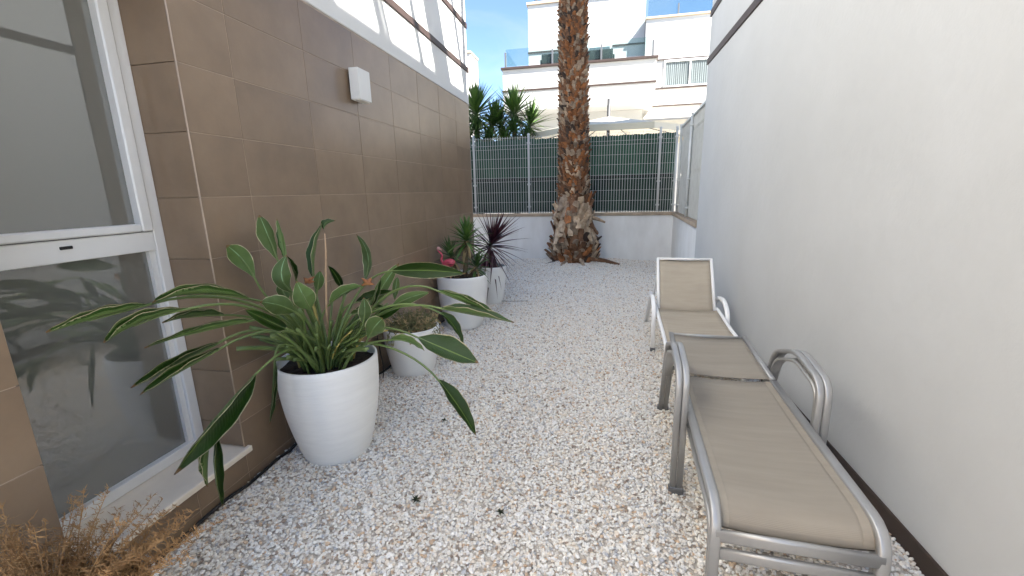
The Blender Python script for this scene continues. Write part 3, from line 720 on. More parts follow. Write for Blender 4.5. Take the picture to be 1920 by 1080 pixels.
# upright leaves at the back
leaf((X(479,524,.12), X(456,488,.10), X(425,460,.09)), .115, 'a', 10, peak=.6)
leaf((X(521,490,.17), X(505,448,.15), X(486,403,.14)), .115, 'al', 14, peak=.6)
leaf((X(536,486,.19), X(531,446,.18), X(519,410,.17)), .075, 'l', 66)
leaf((X(548,548,.25), X(528,518,.24), X(538,478,.23)), .115, 'a', 16, peak=.5)
leaf((X(556,524,.22), X(548,500,.21), X(538,480,.21)), .065, 'cr', 62)
leaf((X(589,526,.24), X(590,468,.22), X(609,413,.20)), .10, 'cl', 40, peak=.5)
leaf((X(607,430,.22), X(614,420,.23), X(629,414,.24)), .085, 'au', 78, petiole=False)
leaf((X(684,524,.12), X(690,480,.10), X(668,439,.09)), .105, 'al', 12, peak=.42)
leaf((X(641,541,.30), X(630,517,.29), X(615,498,.28)), .09, 'c', 48)
# middle
leaf((X(536,616,.42), X(496,598,.43), X(459,580,.43)), .105, 'c', 44)
leaf((X(553,585,.40), X(522,572,.41), X(488,566,.41)), .125, 'a', 22, peak=.35)
leaf((X(582,580,.42), X(569,555,.42), X(556,527,.41)), .135, 'a', 14, peak=.35)
leaf((Y(618,570,.36), Y(648,547,.38), Y(682,536,.40)), .10, 'au', 25)
leaf((Y(681,606,.24), Y(684,582,.24), Y(682,558,.24)), .08, 'a', 14)
leaf((Y(690,636,.22), Y(702,614,.20), Y(718,597,.18)), .125, 'a', 14, peak=.5)
leaf((Y(540,560,.30), Y(530,545,.30), Y(528,528,.30)), .10, 'au', 25)
leaf((Y(655,590,.40), Y(690,580,.42), Y(722,576,.42)), .10, 'u', 30)
leaf((Y(668,566,.48), Y(702,557,.50), Y(736,545,.50)), .10, 'cu', 40)
leaf((Y(595,545,.42), Y(598,525,.42), Y(600,508,.42)), .07, 'a', 10)
# right side
leaf((Y(734,508,.48), Y(800,507,.46), Y(873,513,.44)), .115, 'c', 18, peak=.45)
leaf((Y(822,545,.36), Y(886,573,.34), Y(942,598,.33)), .085, 'u', 60)
leaf((Y(826,577,.32), Y(890,590,.30), Y(964,605,.28)), .125, 'u', 40, peak=.45)
leaf((Y(826,587,.34), Y(850,610,.34), Y(869,647,.34)), .075, 'cr', 30)
leaf((Y(783,632,.16), Y(838,656,.13), Y(897,681,.10)), .165, 'cu', 16, peak=.5)
leaf((Y(733,637,.30), Y(765,640,.30), Y(796,658,.30)), .085, 'au', 20)
leaf((Y(822,712,.22), Y(858,760,.20), Y(893,817,.19)), .115, 'cr', 24, peak=.45)
leaf((Y(692,592,.50), Y(716,540,.52), Y(748,494,.54)), .10, 'a', 25, peak=.5)
leaf((Y(692,580,.44), Y(703,550,.45), Y(714,520,.46)), .065, 'cr', 60)
leaf((Y(735,576,.46), Y(766,559,.46), Y(806,548,.46)), .085, 'a', 22)
leaf((Y(702,600,.42), Y(730,584,.42), Y(758,572,.42)), .09, 'c', 40)
leaf((Y(745,520,.56), Y(742,540,.56), Y(740,562,.56)), .05, 'a', 10, petiole=False)
rs_ = random.Random(21)
for i in range(84):                       # crowded leaf stalks rising from the pot
    a = rs_.uniform(0, 6.283); r0 = Vector((math.cos(a), math.sin(a), 0))*rs_.uniform(0.02, 0.15)
    L_ = rs_.uniform(0.18, 0.44); sp = rs_.uniform(0.15, 0.95)
    d = Vector((math.cos(a)*sp+0.15, math.sin(a)*sp-0.1, 1)).normalized()
    tip = r0+d*L_+Vector((math.cos(a), math.sin(a), -0.35))*L_*0.25*sp
    if (tip+O1).x < 0.05: tip.x = 0.05-O1.x
    ps = bez(r0-Vector((0,0,0.02)), r0+Vector((0,0,1))*L_*0.3+d*L_*0.1, r0+d*L_*0.75, tip, 9)
    b = MB(); b.tube(ps, 0.01, 6, flat=(rs_.uniform(0.008, 0.016), 0.004)); b.build('stalk', rs_.choice([m_petiole]*7+[m_yel]), bop, True)
b = MB(); p0 = Y(612, 585, .33)-O1; p1 = Y(611, 505, .33)-O1; p2 = Y(609, 438, .32)-O1
b.tube([p0-Vector((0, 0, .1)), p0, p1, p1.lerp(p2, .5)+Vector((.004, 0, 0)), p2], [.006, .006, .0065, .005, .003], 6); b.build('flower_stalk', m_stalk, bop, True)
for px, py, yv in ((577, 527, .33), (690, 530, .40)):
    c = Y(px, py, yv)-O1; b = MB(); rr = random.Random(px)
    for k in range(6):
        d = Vector((rr.uniform(-1, 1), rr.uniform(-.6, .6), rr.uniform(-.4, 1))).normalized()*rr.uniform(.03, .05)
        b.tube([c-d*.4, c+d*.3, c+d], [.009, .012, .002], 5)
    b.build('withered_flower', m_budd, bop, True)

# ------------------------------------------------------------------ sword-leaved rosettes
def rosette(mb, c, n, L, wd, seed, el0=-25, el1=85, axis=(0, 0, 1), mi=0, droop=0.25, stem=0.1):
    r = random.Random(seed); ax = Vector(axis).normalized(); q = Vector((0, 0, 1)).rotation_difference(ax)
    for i in range(n):
        t = i*2.39996+r.uniform(-.2, .2); el = rad(el0+(el1-el0)*((i+.5)/n)**0.8+r.uniform(-6, 6)); ln = L*r.uniform(.8, 1.1)*(1-.25*max(0, math.sin(el))**4)
        d = Vector((math.cos(t)*math.cos(el), math.sin(t)*math.cos(el), math.sin(el))); sd_ = Vector((-math.sin(t), math.cos(t), 0))
        nn = sd_.cross(d)*-1; vs = []; m = 6; fs = []
        o = Vector((0, 0, stem*((i+.5)/n-.5)))
        for k in range(m+1):
            s = k/m; p = o+d*ln*s-Vector((0, 0, 1))*droop*ln*s**2.2*math.cos(el); w_ = wd*(0.55+1.2*s if s < .35 else (1-s)/.65*.98+.02)*0.5
            vs += [q @ (p-sd_*w_+nn*w_*.35)+Vector(c), q @ p+Vector(c), q @ (p+sd_*w_+nn*w_*.35)+Vector(c)]
        for k in range(m):
            a = k*3; fs += [(a, a+1, a+4, a+3), (a+1, a+2, a+5, a+4)]
        mb.add(vs, fs, mi)
def yucca(label, loc, heads, group=None, dead=True):
    """heads: (offset, n, length, width, axis)"""
    t = thing('yucca_plant', label, 'plant', loc, 0, group)
    for k, (o, n, L, wd, ax) in enumerate(heads):
        o = Vector(o); b = MB(); b.tube([(o.x*.5, o.y*.5, 0), (o.x*.8, o.y*.8, o.z*.5), o], [.03, .027, .022], 8); s = b.build('stem', m_trunkp, t, True)
        b = MB(); rosette(b, o, n, L, wd, k*31+n, axis=ax)
        if dead: rosette(b, o-Vector((0, 0, .03)), n//4, L*.7, wd*.8, k+5, -80, -40, ax, 1)
        b.build('leaf_rosette', [m_yucca if k == 0 else m_yuccad, m_tan], t)
    return t
z3 = 0.56
c = lambda px, py, yv: at(px, py, 'y', yv)
h1 = c(874, 450, 3.02); h2 = c(847, 482, 2.95); h3 = c(893, 500, 2.98)
b3 = Vector((P3.x, P3.y, z3))
yucca('green yucca with three rosettes in the pot beside the flamingo', b3, [
    (h1-b3, 50, .36, .046, (.05, 0, 1)), (h2-b3, 38, .29, .036, (-.2, -.1, 1)), (h3-b3, 34, .24, .038, (.25, -.1, 1))])
b4 = Vector((P4.x, P4.y, 0.47)); h4 = at(918, 462, 'y', 4.0)-b4
cd = thing('cordyline_plant', 'purple spiky cordyline leaning over the gravel from the farthest pot', 'plant', b4)
b = MB(); b.tube([(-.02, 0, -.02), Vector((-.01, 0, .08)), h4*.7, h4+Vector((0, 0, .05))], [.022, .020, .018, .013], 8); b.build('stem', m_purple, cd, True)
b = MB(); rosette(b, h4+Vector((.02, 0, .03)), 84, .60, .032, 77, -30, 80, (.5, -.15, 1), 0, .12, .16)
rosette(b, h4+Vector((.03, -.02, -.10)), 34, .58, .030, 78, -72, -35, (.35, -.1, 1), 0, .1, .1); b.build('leaf_rosette', m_purple, cd)
# flamingo ornament
fl = thing('flamingo_ornament', 'pink plastic flamingo ornament standing among the yuccas', 'ornament', (0, 0, 0))
fb_ = at(842, 494, 'y', 2.80); fl.location = (fb_.x, fb_.y, 0.55)
oz = fb_.z-0.55
b = MB(); q = 14
prof = [(0.004, -.085), (.030, -.065), (.046, -.03), (.050, .005), (.042, .04), (.024, .065), (.004, .08)]
vs = []; n = 12
for r_, u_ in prof:
    for k in range(n): t = 2*math.pi*k/n; vs.append((u_, r_*.8*math.cos(t), oz+.006+r_*math.sin(t)+u_*.12))
b.add(vs, [(i*n+k, i*n+(k+1)%n, (i+1)*n+(k+1)%n, (i+1)*n+k) for i in range(len(prof)-1) for k in range(n)]); body = b.build('body', m_pink, fl, True)
b = MB(); b.lathe([(.004, -.012), (.03, -.006), (.034, 0), (.004, .012)], (0, 0, 0), 12); wg = b.build('wing', m_pink, body, True); wg.scale = (1.5, .7, 1); wg.rotation_euler = (rad(90), 0, 0); wg.location = (.03, -.043, oz+.012)
hd = at(822, 466, 'y', 2.78)-Vector(fl.location)
nk = bez(Vector((-.06, -.01, oz+.01)), Vector((-.13, -.01, oz+.06)), Vector((-.02, -.02, oz+.075)), Vector((hd.x+.005, hd.y, hd.z-.035)), 12)+[Vector((hd.x-.01, hd.y, hd.z-.012)), hd]
b = MB(); b.tube(nk, [.017-.0006*i for i in range(len(nk))], 8); b.build('neck', m_pink, fl, True)
b = MB(); b.lathe([(.003, -.022), (.016, -.014), (.020, 0), (.015, .014), (.003, .02)], hd, 10); he = b.build('head', m_pinkp, fl, True)
b = MB(); b.tube([hd+Vector((.012, -.01, 0)), hd+Vector((.034, -.016, -.004)), hd+Vector((.044, -.016, -.022))], [.010, .008, .002], 8); b.build('beak', m_pinkp, he, True)
for s in (-1, 1):
    b = MB(); b.tube([(.01, .012*s, oz-.03), (.012, .012*s, .0)], .004, 6); b.build('leg', m_stalk, fl)

# succulent in the small pot
sc_ = thing('succulent_plant', 'olive trailing succulents spilling over the small pot', 'plant', (P2.x, P2.y, 0.355))
b = MB(); rr = random.Random(31)
for i in range(300):
    a = rr.uniform(0, 6.283); r0 = rr.uniform(0, .20); p = Vector((math.cos(a)*r0, math.sin(a)*r0, 0))
    ln = rr.uniform(.05, .16); outw = Vector((math.cos(a), math.sin(a), 0))*(r0/.2)
    hang = r0 > .15 and rr.random() < .5
    p3 = p+outw*ln*.8+Vector((0, 0, ln*(.9 if not hang else -.35)))
    if (p3+Vector(sc_.location)).x < .03: p3.x = .03-sc_.location[0]
    ps = bez(p, p+Vector((0, 0, ln*.6)), p+outw*ln*.6+Vector((0, 0, ln*.7)), p3, 5); mi = rr.choice((0, 0, 0, 1))
    b.tube(ps, .0035, 4, mi=mi)
    for k in range(2, 6):
        for j in range(3):
            d = Vector((rr.gauss(0, 1), rr.gauss(0, 1), rr.gauss(.4, .8))).normalized()*rr.uniform(.018, .034); s_ = d.orthogonal().normalized()*.005
            m_ = ps[k]+d*.55
            b.add([ps[k], m_+s_, ps[k]+d, m_-s_, m_+d.cross(s_).normalized()*.004], [(0, 1, 4), (1, 2, 4), (2, 3, 4), (3, 0, 4)], mi)
so_ = b.build('foliage', [m_succ, m_tan], sc_); so_['kind'] = 'stuff'
b = MB(); b.tube([(0.10, 1.34, .012), (.08, 1.385, .02), (.075, 1.402, .10), (.068, 1.386, .25), (.060, 1.372, .40), (.075, 1.40, .415), (.12, 1.46, .40)], .0045, 6)
tag(b.build('drip_tube', m_hose, None, True), 'thin black drip tube running up the small pot', 'tube')

# dry sprigs in the near pot
dp = thing('dry_plant', 'dead brown feathery plant in the near corner pot', 'plant', (P5.x, P5.y, 0.34))
rr = random.Random(8)
for i in range(200):
    a = rr.uniform(0, 6.283); r0 = rr.uniform(0, .19); p = Vector((math.cos(a)*r0, math.sin(a)*r0, 0)); L_ = rr.uniform(.10, .32)*(1 if i % 3 else .75)*(1.35 if i % 7 == 0 else 1)
    sp = rr.uniform(.25, 1.5); d = Vector((math.cos(a)*sp+.1, math.sin(a)*sp+.1, rr.uniform(.45, 1.1))).normalized()
    tip = p+d*L_; 
    if (tip+Vector(dp.location)).x < .03: tip.x = .04-dp.location[0]
    b = MB(); ps = bez(p, p+Vector((0, 0, L_*.35)), p+d*L_*.7, tip, 14); b.tube(ps, [.0024-.00012*k for k in range(15)], 4)
    for k in range(3, 15):
        for j in range(rr.randrange(3, 5)):
            dd = Vector((rr.gauss(0, 1), rr.gauss(0, 1), rr.gauss(.35, .6))).normalized(); ln = rr.uniform(.02, .05)*(1.25-.7*k/14)
            base = ps[k-1].lerp(ps[k], rr.random()); e = base+dd*ln
            m1 = base+dd*ln*.5+Vector((0, 0, -.004)); s_ = dd.orthogonal().normalized()*.0012
            b.add([base-s_, base+s_, m1+s_, m1-s_, e], [(0, 1, 2, 3), (3, 2, 4)])
            for h in range(3):
                f0 = base.lerp(e, .35+.25*h); dv = (dd+Vector((rr.gauss(0, .9), rr.gauss(0, .9), rr.gauss(.3, .6)))).normalized()*rr.uniform(.008, .018)
                n1 = dv.orthogonal().normalized()*.0014
                b.add([f0-n1, f0+n1, f0+dv], [(0, 1, 2)])
    b.build('sprig', m_dry, dp)

# small weeds in the gravel
for k, (px, py, lab, n, L_) in enumerate(((780, 940, 'dark star-shaped weed in the gravel, nearest the big pot', 16, .035),
                                      (938, 963, 'dark weed tuft in the gravel nearest the camera middle', 11, .030),
                                      (833, 790, 'olive weed sprouting in the gravel below the hanging leaf', 12, .028))):
    p = at(px, py, 'z', 0.008); t = tag(MB().build('weed', m_weed), lab, 'weed', 'weeds in the gravel')
    b = MB(); rosette(b, (0, 0, .006), n, L_, .010, k+3, 2, 60, droop=.3, stem=0.0)
    t.data = b.mesh('weed', m_weed); t.location = p

# ------------------------------------------------------------------ sun loungers
def bar(pts, w_, h_, name, m, parent, n=10, up=None, r=0.06):
    b = MB(); b.tube(rounded(pts, r), 0.01, n, flat=(w_, h_), up=up); return b.build(name, m, parent, True)
def sheet(prof, u0, u1, name, m, parent, th=0.006, sag=0.012, nu=10):
    """fabric along a profile of (v,z), spanning u0..u1"""
    b = MB(); P = prof; n = len(P); vs = []
    for side in (0, 1):
        for v, z in P:
            for k in range(nu+1):
                s = k/nu; vs.append((u0+(u1-u0)*s, v, z-sag*math.sin(math.pi*s)-th*side))
    q = nu+1; fs = []
    for i in range(n-1):
        for k in range(nu):
            a = i*q+k; fs.append((a, a+1, a+q+1, a+q)); a2 = a+n*q; fs.append((a2, a2+q, a2+q+1, a2+1))
    for i in range(n-1):
        for k in (0, nu):
            a = i*q+k; a2 = a+n*q; f = (a, a+q, a2+q, a2); fs.append(f if k == 0 else f[::-1])
    for k in range(nu):
        for i in (0, n-1):
            a = i*q+k; a2 = a+n*q; f = (a, a2, a2+1, a+1); fs.append(f if i == 0 else f[::-1])
    b.add(vs, fs); return b.build(name, m, parent, True)
l1 = thing('sun_lounger', 'silver-framed taupe sling lounger lying flat nearest the camera', 'sun lounger', (2.585, 0, 0), rad(-3.2))
ZS = 0.43; HW = 0.252
# fabric
foot = [(-0.342, 0.350), (-0.338, 0.378), (-0.322, 0.404), (-0.29, 0.424), (-0.24, 0.433)]
sheet(foot+[(-.24+1.03*i/12, ZS+.004-.006*math.sin(math.pi*i/12)) for i in range(1, 13)], -HW+.012, HW-.012, 'seat_sling', m_sling1, l1)
sheet([(.815+.63*i/6, ZS+.014+.028*(i/6)) for i in range(7)], -HW+.002, HW+.002, 'backrest_sling', m_sling1, l1)
m_hem = weave('taupe_hem', (0.318, 0.280, 0.224), (0.282, 0.246, 0.196), 110)
_sp = foot+[(-.24+1.03*i/12, ZS+.004-.006*math.sin(math.pi*i/12)) for i in range(1, 13)]
for s in (-1, 1):
    u0, u1 = sorted((s*(HW-.013), s*(HW-.048)))
    h_ = MB(); rows_ = [(v, z) for v, z in _sp]
    sg_ = lambda u: .012*math.sin(math.pi*(u+HW-.012)/(2*HW-.024))
    h_.add([(u, v-(.0015 if i < 3 else 0), z-sg_(u)+.0018) for i, (v, z) in enumerate(rows_) for u in (u0, u1)], [(2*i, 2*i+1, 2*i+3, 2*i+2) for i in range(len(rows_)-1)])
    h_.build('hem', m_hem, l1, True)
for s in (-1, 1):
    bar([(s*HW, .80, ZS), (s*HW, -.365, ZS), (s*HW, -.385, .0)], .015, .019, 'side_rail', m_alufr, l1, up=(1, 0, 0), r=.10)
    bar([(s*(HW+.002), .62, ZS-.075), (s*(HW+.002), -.33, ZS-.075), (s*(HW+.002), -.35, .02)], .012, .014, 'lower_rail', m_alufr, l1, up=(1, 0, 0), r=.10)
    bar([(s*(HW-.004), .80, ZS+.012), (s*(HW-.004), 1.46, ZS+.042)], .014, .015, 'backrest_rail', m_alufr, l1, up=(1, 0, 0))
    # armrest: a double bent bar that also forms the legs
    uo = s*(HW+.050)
    for du in (-.0165, .0165):
        bar([(uo+du, .285, 0), (uo+du, .300, .655), (uo+du, .62, .690), (uo+du, .93, .575), (uo+du, 1.17, 0)], .012, .016, 'armrest', m_alufr, l1, up=(1, 0, 0), r=.085)
    bar([(uo, .325, .30), (uo, .338, .612), (uo, .62, .640), (uo, .905, .535), (uo, .985, .34)], .010, .026, 'armrest_inner_bar', m_alufr, l1, up=(1, 0, 0), r=.08)
    for v in (.31, .99):
        bar([(s*(HW+.01), v, ZS-.04), (s*(HW+.045), v, ZS-.04)], .012, .012, 'bracket', m_alufr, l1)
    for v in (.285, 1.17):
        b = MB(); b.cbox((uo-.037, v-.016, -.012), (uo+.037, v+.016, .03), .004); b.build('foot_cap', m_rail, l1)
bar([(-HW, -.374, .335), (HW, -.374, .335)], .010, .024, 'front_crossbar', m_alufr, l1)
bar([(-HW, -.374, .262), (HW, -.374, .262)], .010, .022, 'front_crossbar', m_alufr, l1)
bar([(-HW, .79, ZS-.03), (HW, .79, ZS-.03)], .012, .012, 'crossbar', m_alufr, l1)
bar([(-HW, .35, ZS-.05), (HW, .35, ZS-.05)], .012, .012, 'crossbar', m_alufr, l1)
bar([(-HW, 1.455, ZS+.036), (HW, 1.455, ZS+.036)], .012, .012, 'crossbar', m_alufr, l1)

l2 = thing('sun_lounger', 'white-framed beige lounger with raised backrest farther along the wall', 'sun lounger', (2.735, 2.60, 0), rad(-2.0))
seatp = [(-1.02, .30), (-.9, .315), (-.7, .33), (-.5, .335), (-.3, .345), (-.15, .358), (-.02, .362)]
sheet(seatp, -.275, .275, 'seat_sling', m_sling2, l2)
bk0 = (0.02, .345); bk1 = (.36, .800)
sheet([(bk0[0]+(bk1[0]-bk0[0])*i/8, bk0[1]+(bk1[1]-bk0[1])*i/8) for i in range(9)], -.252, .252, 'backrest_sling', m_sling2, l2)
for s in (-1, 1):
    u = s*.285
    b = MB(); b.tube([(u, v, z) for v, z in seatp]+[(u, .30, .34), (u, .85, .32)], .016, 10); b.build('side_rail', m_whfr, l2, True)
    b = MB(); b.tube([(s*.262, bk0[0], bk0[1]), (s*.262, bk1[0], bk1[1]+.008)], .015, 10); b.build('backrest_rail', m_whfr, l2, True)
    uo = s*.325
    bar([(uo, -.27, 0), (uo, -.215, .40), (uo, -.03, .47), (uo, .22, .44), (uo, .72, 0)], .017, .020, 'armrest', m_whfr, l2, up=(1, 0, 0), r=.10)
    b = MB(); b.tube([(s*.285, -.98, .31), (s*.29, -1.0, .0)], .016, 8); b.build('leg', m_whfr, l2, True)
    b = MB(); b.cbox((uo-.024, -.29, -.01), (uo+.024, -.25, .035), .004); b.build('foot_cap', m_rail, l2)
    b = MB(); b.tube([(s*.262, bk0[0]+.26, .69), (s*.27, .56, .33)], .010, 8); b.build('backrest_strut', m_whfr, l2, True)
    bar([(s*.285, -.2, .335), (s*.325, -.2, .335)], .010, .010, 'bracket', m_whfr, l2)
bar([(-.262, bk1[0], bk1[1]+.004), (.262, bk1[0], bk1[1]+.004)], .012, .012, 'crossbar', m_whfr, l2)
bar([(-.285, .84, .32), (.285, .84, .32)], .012, .012, 'crossbar', m_whfr, l2)

# ------------------------------------------------------------------ beyond the fence
# parasol
pa = at(1141, 219, 'y', 11.0)
ps_ = thing('parasol', 'cream cantilever parasol open behind the fence', 'parasol', (pa.x, 11.0, -0.06))
az = pa.z+.06; hw = 2.35; dr = .50
b = MB(); n8 = 8; ring = []
vs = [(0, 0, az)]; fs = []
for k in range(8):
    t = 2*math.pi*(k+.5)/8; ring.append((hw*1.08*math.cos(t), hw*1.08*math.sin(t), az-dr))
for k in range(8):
    a = Vector(ring[k]); c2 = Vector(ring[(k+1) % 8]); apex = Vector((0, 0, az)); nseg = 6; idx = []
    for i in range(nseg+1):
        for j in range(nseg+1):
            s = i/nseg; q2 = a.lerp(c2, j/nseg); p = apex.lerp(q2, s); p.z -= .035*math.sin(math.pi*s)*math.sin(math.pi*j/nseg); b.v.append(tuple(p))
    o = len(b.v)-(nseg+1)**2
    for i in range(nseg):
        for j in range(nseg): 
            q0 = o+i*(nseg+1)+j; b.f.append((q0, q0+nseg+1, q0+nseg+2, q0+1)); b.mi.append(0)
    lo = [a, c2, c2-Vector((0, 0, .14)), a-Vector((0, 0, .14))]; b.add(lo, [(0, 3, 2, 1)])
b.build('canopy', m_cream, ps_)
b = MB(); b.tube([(0, 0, az-.9), (0, 0, az+.46)], .045, 10); b.build('pole', m_dkpole, ps_, True)
b = MB(); b.tube([(0, 0, az+.0), (0, .0, 0)], .04, 10); b.build('mast', m_dkpole, ps_, True)
for k in range(8):
    b = MB(); r_ = Vector(ring[k]); b.tube([(0, 0, az-.06), (r_.x*.98, r_.y*.98, r_.z-.03)], .012, 6); b.build('rib', m_dkpole, ps_, True)
b = MB(); b.tube([(-.5, -.1, az-.17), (0, 0, az+.02)], .014, 6); b.build('strut', m_dkpole, ps_, True)
b = MB(); b.cbox((-.4, -.4, 0), (.4, .4, .07), .01); b.build('base', m_dkpole, ps_)

for k, (px, py, yv, lab) in enumerate(((893, 212, 9.2, 'leafy yucca clump behind the fence next to the tiled house corner'),
                                       (964, 214, 9.5, 'leafy yucca clump behind the fence between the tiled corner and palm'))):
    h = at(px, py, 'y', yv); t = thing('garden_yucca', lab, 'plant', (h.x, yv, -0.06), 0, 'yuccas behind the fence')
    b = MB(); b.tube([(0, 0, 0), (.04, 0, 1.6), (0, 0, h.z+.0)], [.10, .08, .05], 8); b.build('trunk', m_trunkp, t, True)
    for j, (dx, dy, dz, n, L_) in enumerate(((0, 0, .0, 150, .92), (-.40, .2, -.22, 100, .78), (.36, .2, -.26, 100, .78), (.05, -.3, -.48, 90, .55), (-.2, -.2, -.7, 80, .55), (.3, -.1, -.75, 80, .55))):
        c2 = Vector((dx, dy, h.z+.06+dz)); b = MB(); b.tube([(0, 0, h.z-.9), c2], [.05, .04], 6); st = b.build('branch', m_trunkp, t, True)
        b = MB(); rosette(b, c2, n, L_, .058, 40*k+j, -45, 88, (dx*.5, dy*.5, 1), 0, .12, .22); b.build('leaf_rosette', [m_yucca, m_yuccad][j % 2], st)

# far house
fh = thing('far_house', 'white modern house with terrace and brown bands seen behind the palm', 'house', (0, 15, 0))
b = MB(); b.box((-1.80, 0, 4.445), (3.60, 2.5, 5.86)); b.build('terrace_parapet', m_far, fh)
b = MB(); b.cbox((-1.86, -.07, 5.862), (3.66, 2.5, 5.945), .01); b.build('coping', m_band, fh)
b = MB(); b.box((-1.83, -.025, 5.10), (3.625, 2.5, 5.165)); b.build('band', m_band, fh)
b = MB(); b.box((-1.24, 2.52, 4.0), (3.37, 9, 8.84)); b.build('tower_wall', m_far, fh)
b = MB(); b.cbox((-1.30, 2.46, 8.845), (3.43, 9.1, 8.95), .01); b.build('tower_coping', m_cap, fh)
b = MB(); b.box((-1.265, 2.49, 7.06), (1.15, 9, 7.12)); b.box((2.15, 2.49, 7.06), (3.395, 9, 7.12)); b.build('band', m_band, fh)
wn = MB(); wn.box((1.2, 2.47, 5.95), (2.1, 2.6, 7.12)); wo = wn.build('window', m_alu, fh)
wn = MB(); wn.box((1.25, 2.455, 6.0), (2.05, 2.5, 7.07)); wn.build('pane', m_wdark, wo)
b = MB(); b.box((-1.0, 1.2, -.1), (3.30, 9, 4.44)); b.build('ground_floor_wall', m_far, fh)
# right block
b = MB(); b.box((3.385, 2.2, -.1), (9.0, 9.0, 7.80)); rblock = b.build('side_wall', m_far, fh)
b = MB(); b.cbox((3.36, 2.14, 7.805), (9.05, 9.1, 7.88), .01); b.build('coping', m_cap, fh)
for z0, z1 in ((5.29, 5.345), (4.655, 4.705), (6.33, 6.37)):
    b = MB(); b.box((3.40, 2.16, z0), (9.02, 2.3, z1)); b.build('band', m_band, fh)
wn = MB(); wn.box((4.16, 2.15, 5.355), (7.0, 2.35, 5.40)); wn.box((4.16, 2.15, 6.25), (7.0, 2.35, 6.32)); wn.box((4.12, 2.15, 5.355), (4.17, 2.35, 6.32)); wn.box((5.05, 2.15, 5.4), (5.10, 2.35, 6.25)); wn.box((6.0, 2.15, 5.4), (6.05, 2.35, 6.25))
wo = wn.build('window', m_alu, fh)
for x0, x1 in ((4.17, 5.05), (5.10, 6.0), (6.05, 7.0)):
    cu = MB(); nseg = 40
    cu.v = [(x0+(x1-x0)*i/nseg, 2.19+.008*math.sin(i*1.9), z) for z in (5.41, 6.24) for i in range(nseg+1)]
    cu.f = [(i, i+1, i+nseg+2, i+nseg+1) for i in range(nseg)]; cu.mi = [0]*nseg; cu.build('curtain', m_curt, wo)
aw = MB(); aw.add([(3.70, 2.15, 4.58), (9, 2.15, 4.58), (9, .6, 4.02), (3.30, .6, 4.02), (3.70, 2.15, 4.53), (9, 2.15, 4.53), (9, .6, 3.97), (3.30, .6, 3.97)],
                  [(0, 3, 2, 1), (4, 5, 6, 7), (3, 7, 6, 2), (0, 4, 7, 3)]); aw.build('awning', m_cream, fh)
b = MB(); b.box((3.28, .55, 3.93), (9, .62, 3.99)); b.build('awning_bar', m_rail, fh)
# glass railings
def glassmat():
    m = bpy.data.materials.new('clear_glass'); m.use_nodes = True; N = m.node_tree.nodes; L = m.node_tree.links
    p = N['Principled BSDF']; p.inputs['Base Color'].default_value = (.10, .14, .14, 1); p.inputs['Roughness'].default_value = .02
    tr_ = N.new('ShaderNodeBsdfTransparent'); tr_.inputs[0].default_value = (.82, .90, .895, 1); mx = N.new('ShaderNodeMixShader'); mx.inputs[0].default_value = .10
    L.new(tr_.outputs[0], mx.inputs[1]); L.new(p.outputs[0], mx.inputs[2]); L.new(mx.outputs[0], N['Material Output'].inputs['Surface']); return m
m_glass = glassmat()
rl = thing('glass_railing', 'clear glass railing with slim posts on the far terrace', 'railing', (0, 15, 5.945))
for x in (-1.70, .02, 1.74, 3.48):
    b = MB(); b.cbox((x-.03, .04, 0), (x+.03, .10, .52), .004); b.build('post', m_rail, rl)
for a, c2 in ((-1.66, -.02), (.06, 1.70), (1.78, 3.44)):
    b = MB(); b.box((a, .06, .06), (c2, .075, .62)); b.build('glass_panel', m_glass, rl)
b = MB(); b.box((-1.70, .12, .06), (-1.685, 2.4, .62)); b.build('glass_panel', m_glass, rl)
rl2 = thing('glass_railing', 'glass railing along the top of the far house right block', 'railing', (0, 17.2, 7.88))
for x in (4.55, 6.3):
    b = MB(); b.cbox((x-.025, .1, 0), (x+.025, .15, .42), .004); b.build('post', m_rail, rl2)
b = MB(); b.box((3.45, .12, .05), (9.0, .135, .62)); b.build('glass_panel', m_glass, rl2)
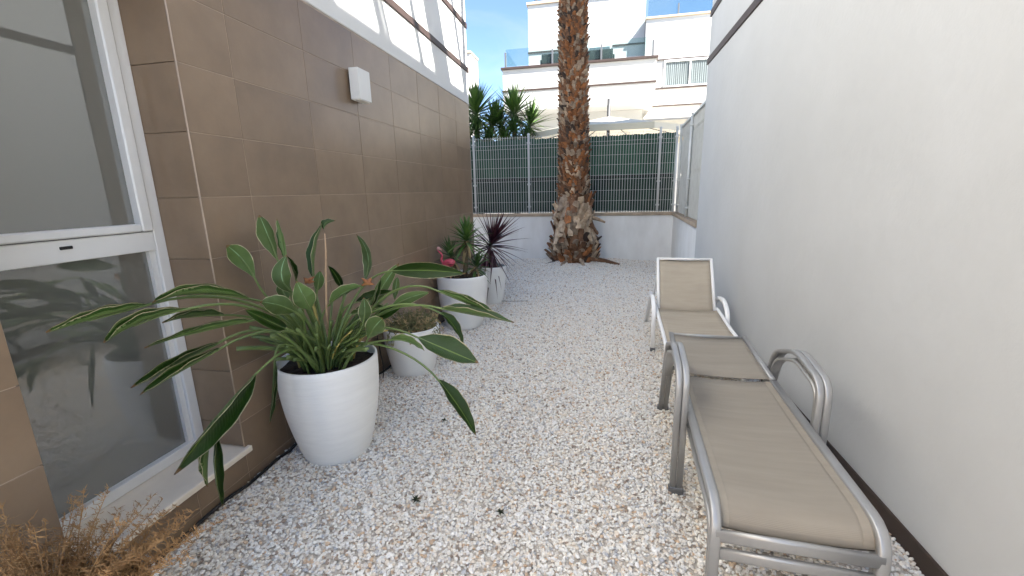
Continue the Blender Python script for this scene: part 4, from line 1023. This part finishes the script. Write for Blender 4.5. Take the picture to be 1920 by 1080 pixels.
for k, (x, wd, lab) in enumerate(((0.05, .62, 'dark wicker terrace chair left of the palm trunk on the far terrace'), (1.55, .85, 'dark wicker terrace sofa right of the palm trunk on the far terrace'))):
    t = thing('terrace_seat', lab, 'sofa', (x, 15.55, 5.86))
    b = MB(); b.cbox((-wd*.7, -.3, .0), (wd*.7, .35, .22), .03); b.build('seat', m_sofa, t)
    b = MB(); b.cbox((-wd*.7, -.42, .0), (wd*.7, -.305, .47), .03); b.build('backrest', m_sofa, t)
    for s in (-1, 1):
        b = MB(); b.cbox((s*wd*.7-.06 if s > 0 else -wd*.7-.001-.06, -.30, .0), (s*wd*.7+.06 if s > 0 else -wd*.7-.002, .35, .32), .02); b.build('armrest', m_sofa, t)
# second far house, glimpsed past the tiled corner
e_ = at(882, 100, 'y', 15.5)
f3 = thing('neighbour_house', 'sliver of a sunlit white house just past the tiled house corner', 'house', (e_.x, 15.5, 0))
b = MB(); b.box((-8, 0, -.1), (0, 1, e_.z)); b.build('wall', m_far, f3)
b = MB(); b.cbox((-8, -.05, e_.z+.002), (.03, 1.03, e_.z+.09), .01); b.build('coping', m_cap, f3)
b = MB(); b.box((-8, -.02, e_.z-1.3), (.02, 1.02, e_.z-1.24)); b.build('band', m_band, f3)

# unseen house-shaped block, added beyond the side fence to shade the passage end
sblock = thing('side_shade_block', 'tall white house-shaped block, unseen, added beyond the side fence to cast shade', 'house', (4.5, 4.95, 0))
b = MB(); b.box((0, 0, -.1), (5.5, 2.35, 9.2)); b.build('wall', m_far, sblock)
for z0 in (3.1, 6.2):
    b = MB(); b.box((-.015, -.015, z0), (5.515, 2.365, z0+.08)); b.build('band', m_band, sblock)
b = MB(); b.cbox((-.05, -.05, 9.202), (5.55, 2.4, 9.30), .01); b.build('coping', m_cap, sblock)

# roof terrace railing on the far house tower
rr3 = thing('roof_railing', 'short dark posts of a roof railing on top of the far tower', 'railing', (0, 17.6, 8.95))
for px in (1006, 1023):
    x = at(px, 4, 'y', 17.6).x; b = MB(); b.cbox((x-.05, -.03, 0), (x+.05, .03, .55), .004); b.build('post', m_rail, rr3)
b = MB(); b.box((-1.0, -.01, .05), (3.3, .005, .8)); b.build('glass_panel', m_glass, rr3)
# fallen twig
p0 = at(912, 567, 'z', .012); p1 = at(988, 564, 'z', .012); b = MB(); b.tube([p0, p0.lerp(p1, .4)+Vector((0, .02, .006)), p0.lerp(p1, .7)+Vector((0, -.01, .004)), p1], [.004, .004, .003, .002], 6)
tag(b.build('twig', m_boots[4]), 'thin dark twig lying on the gravel beside the farthest pot', 'twig')
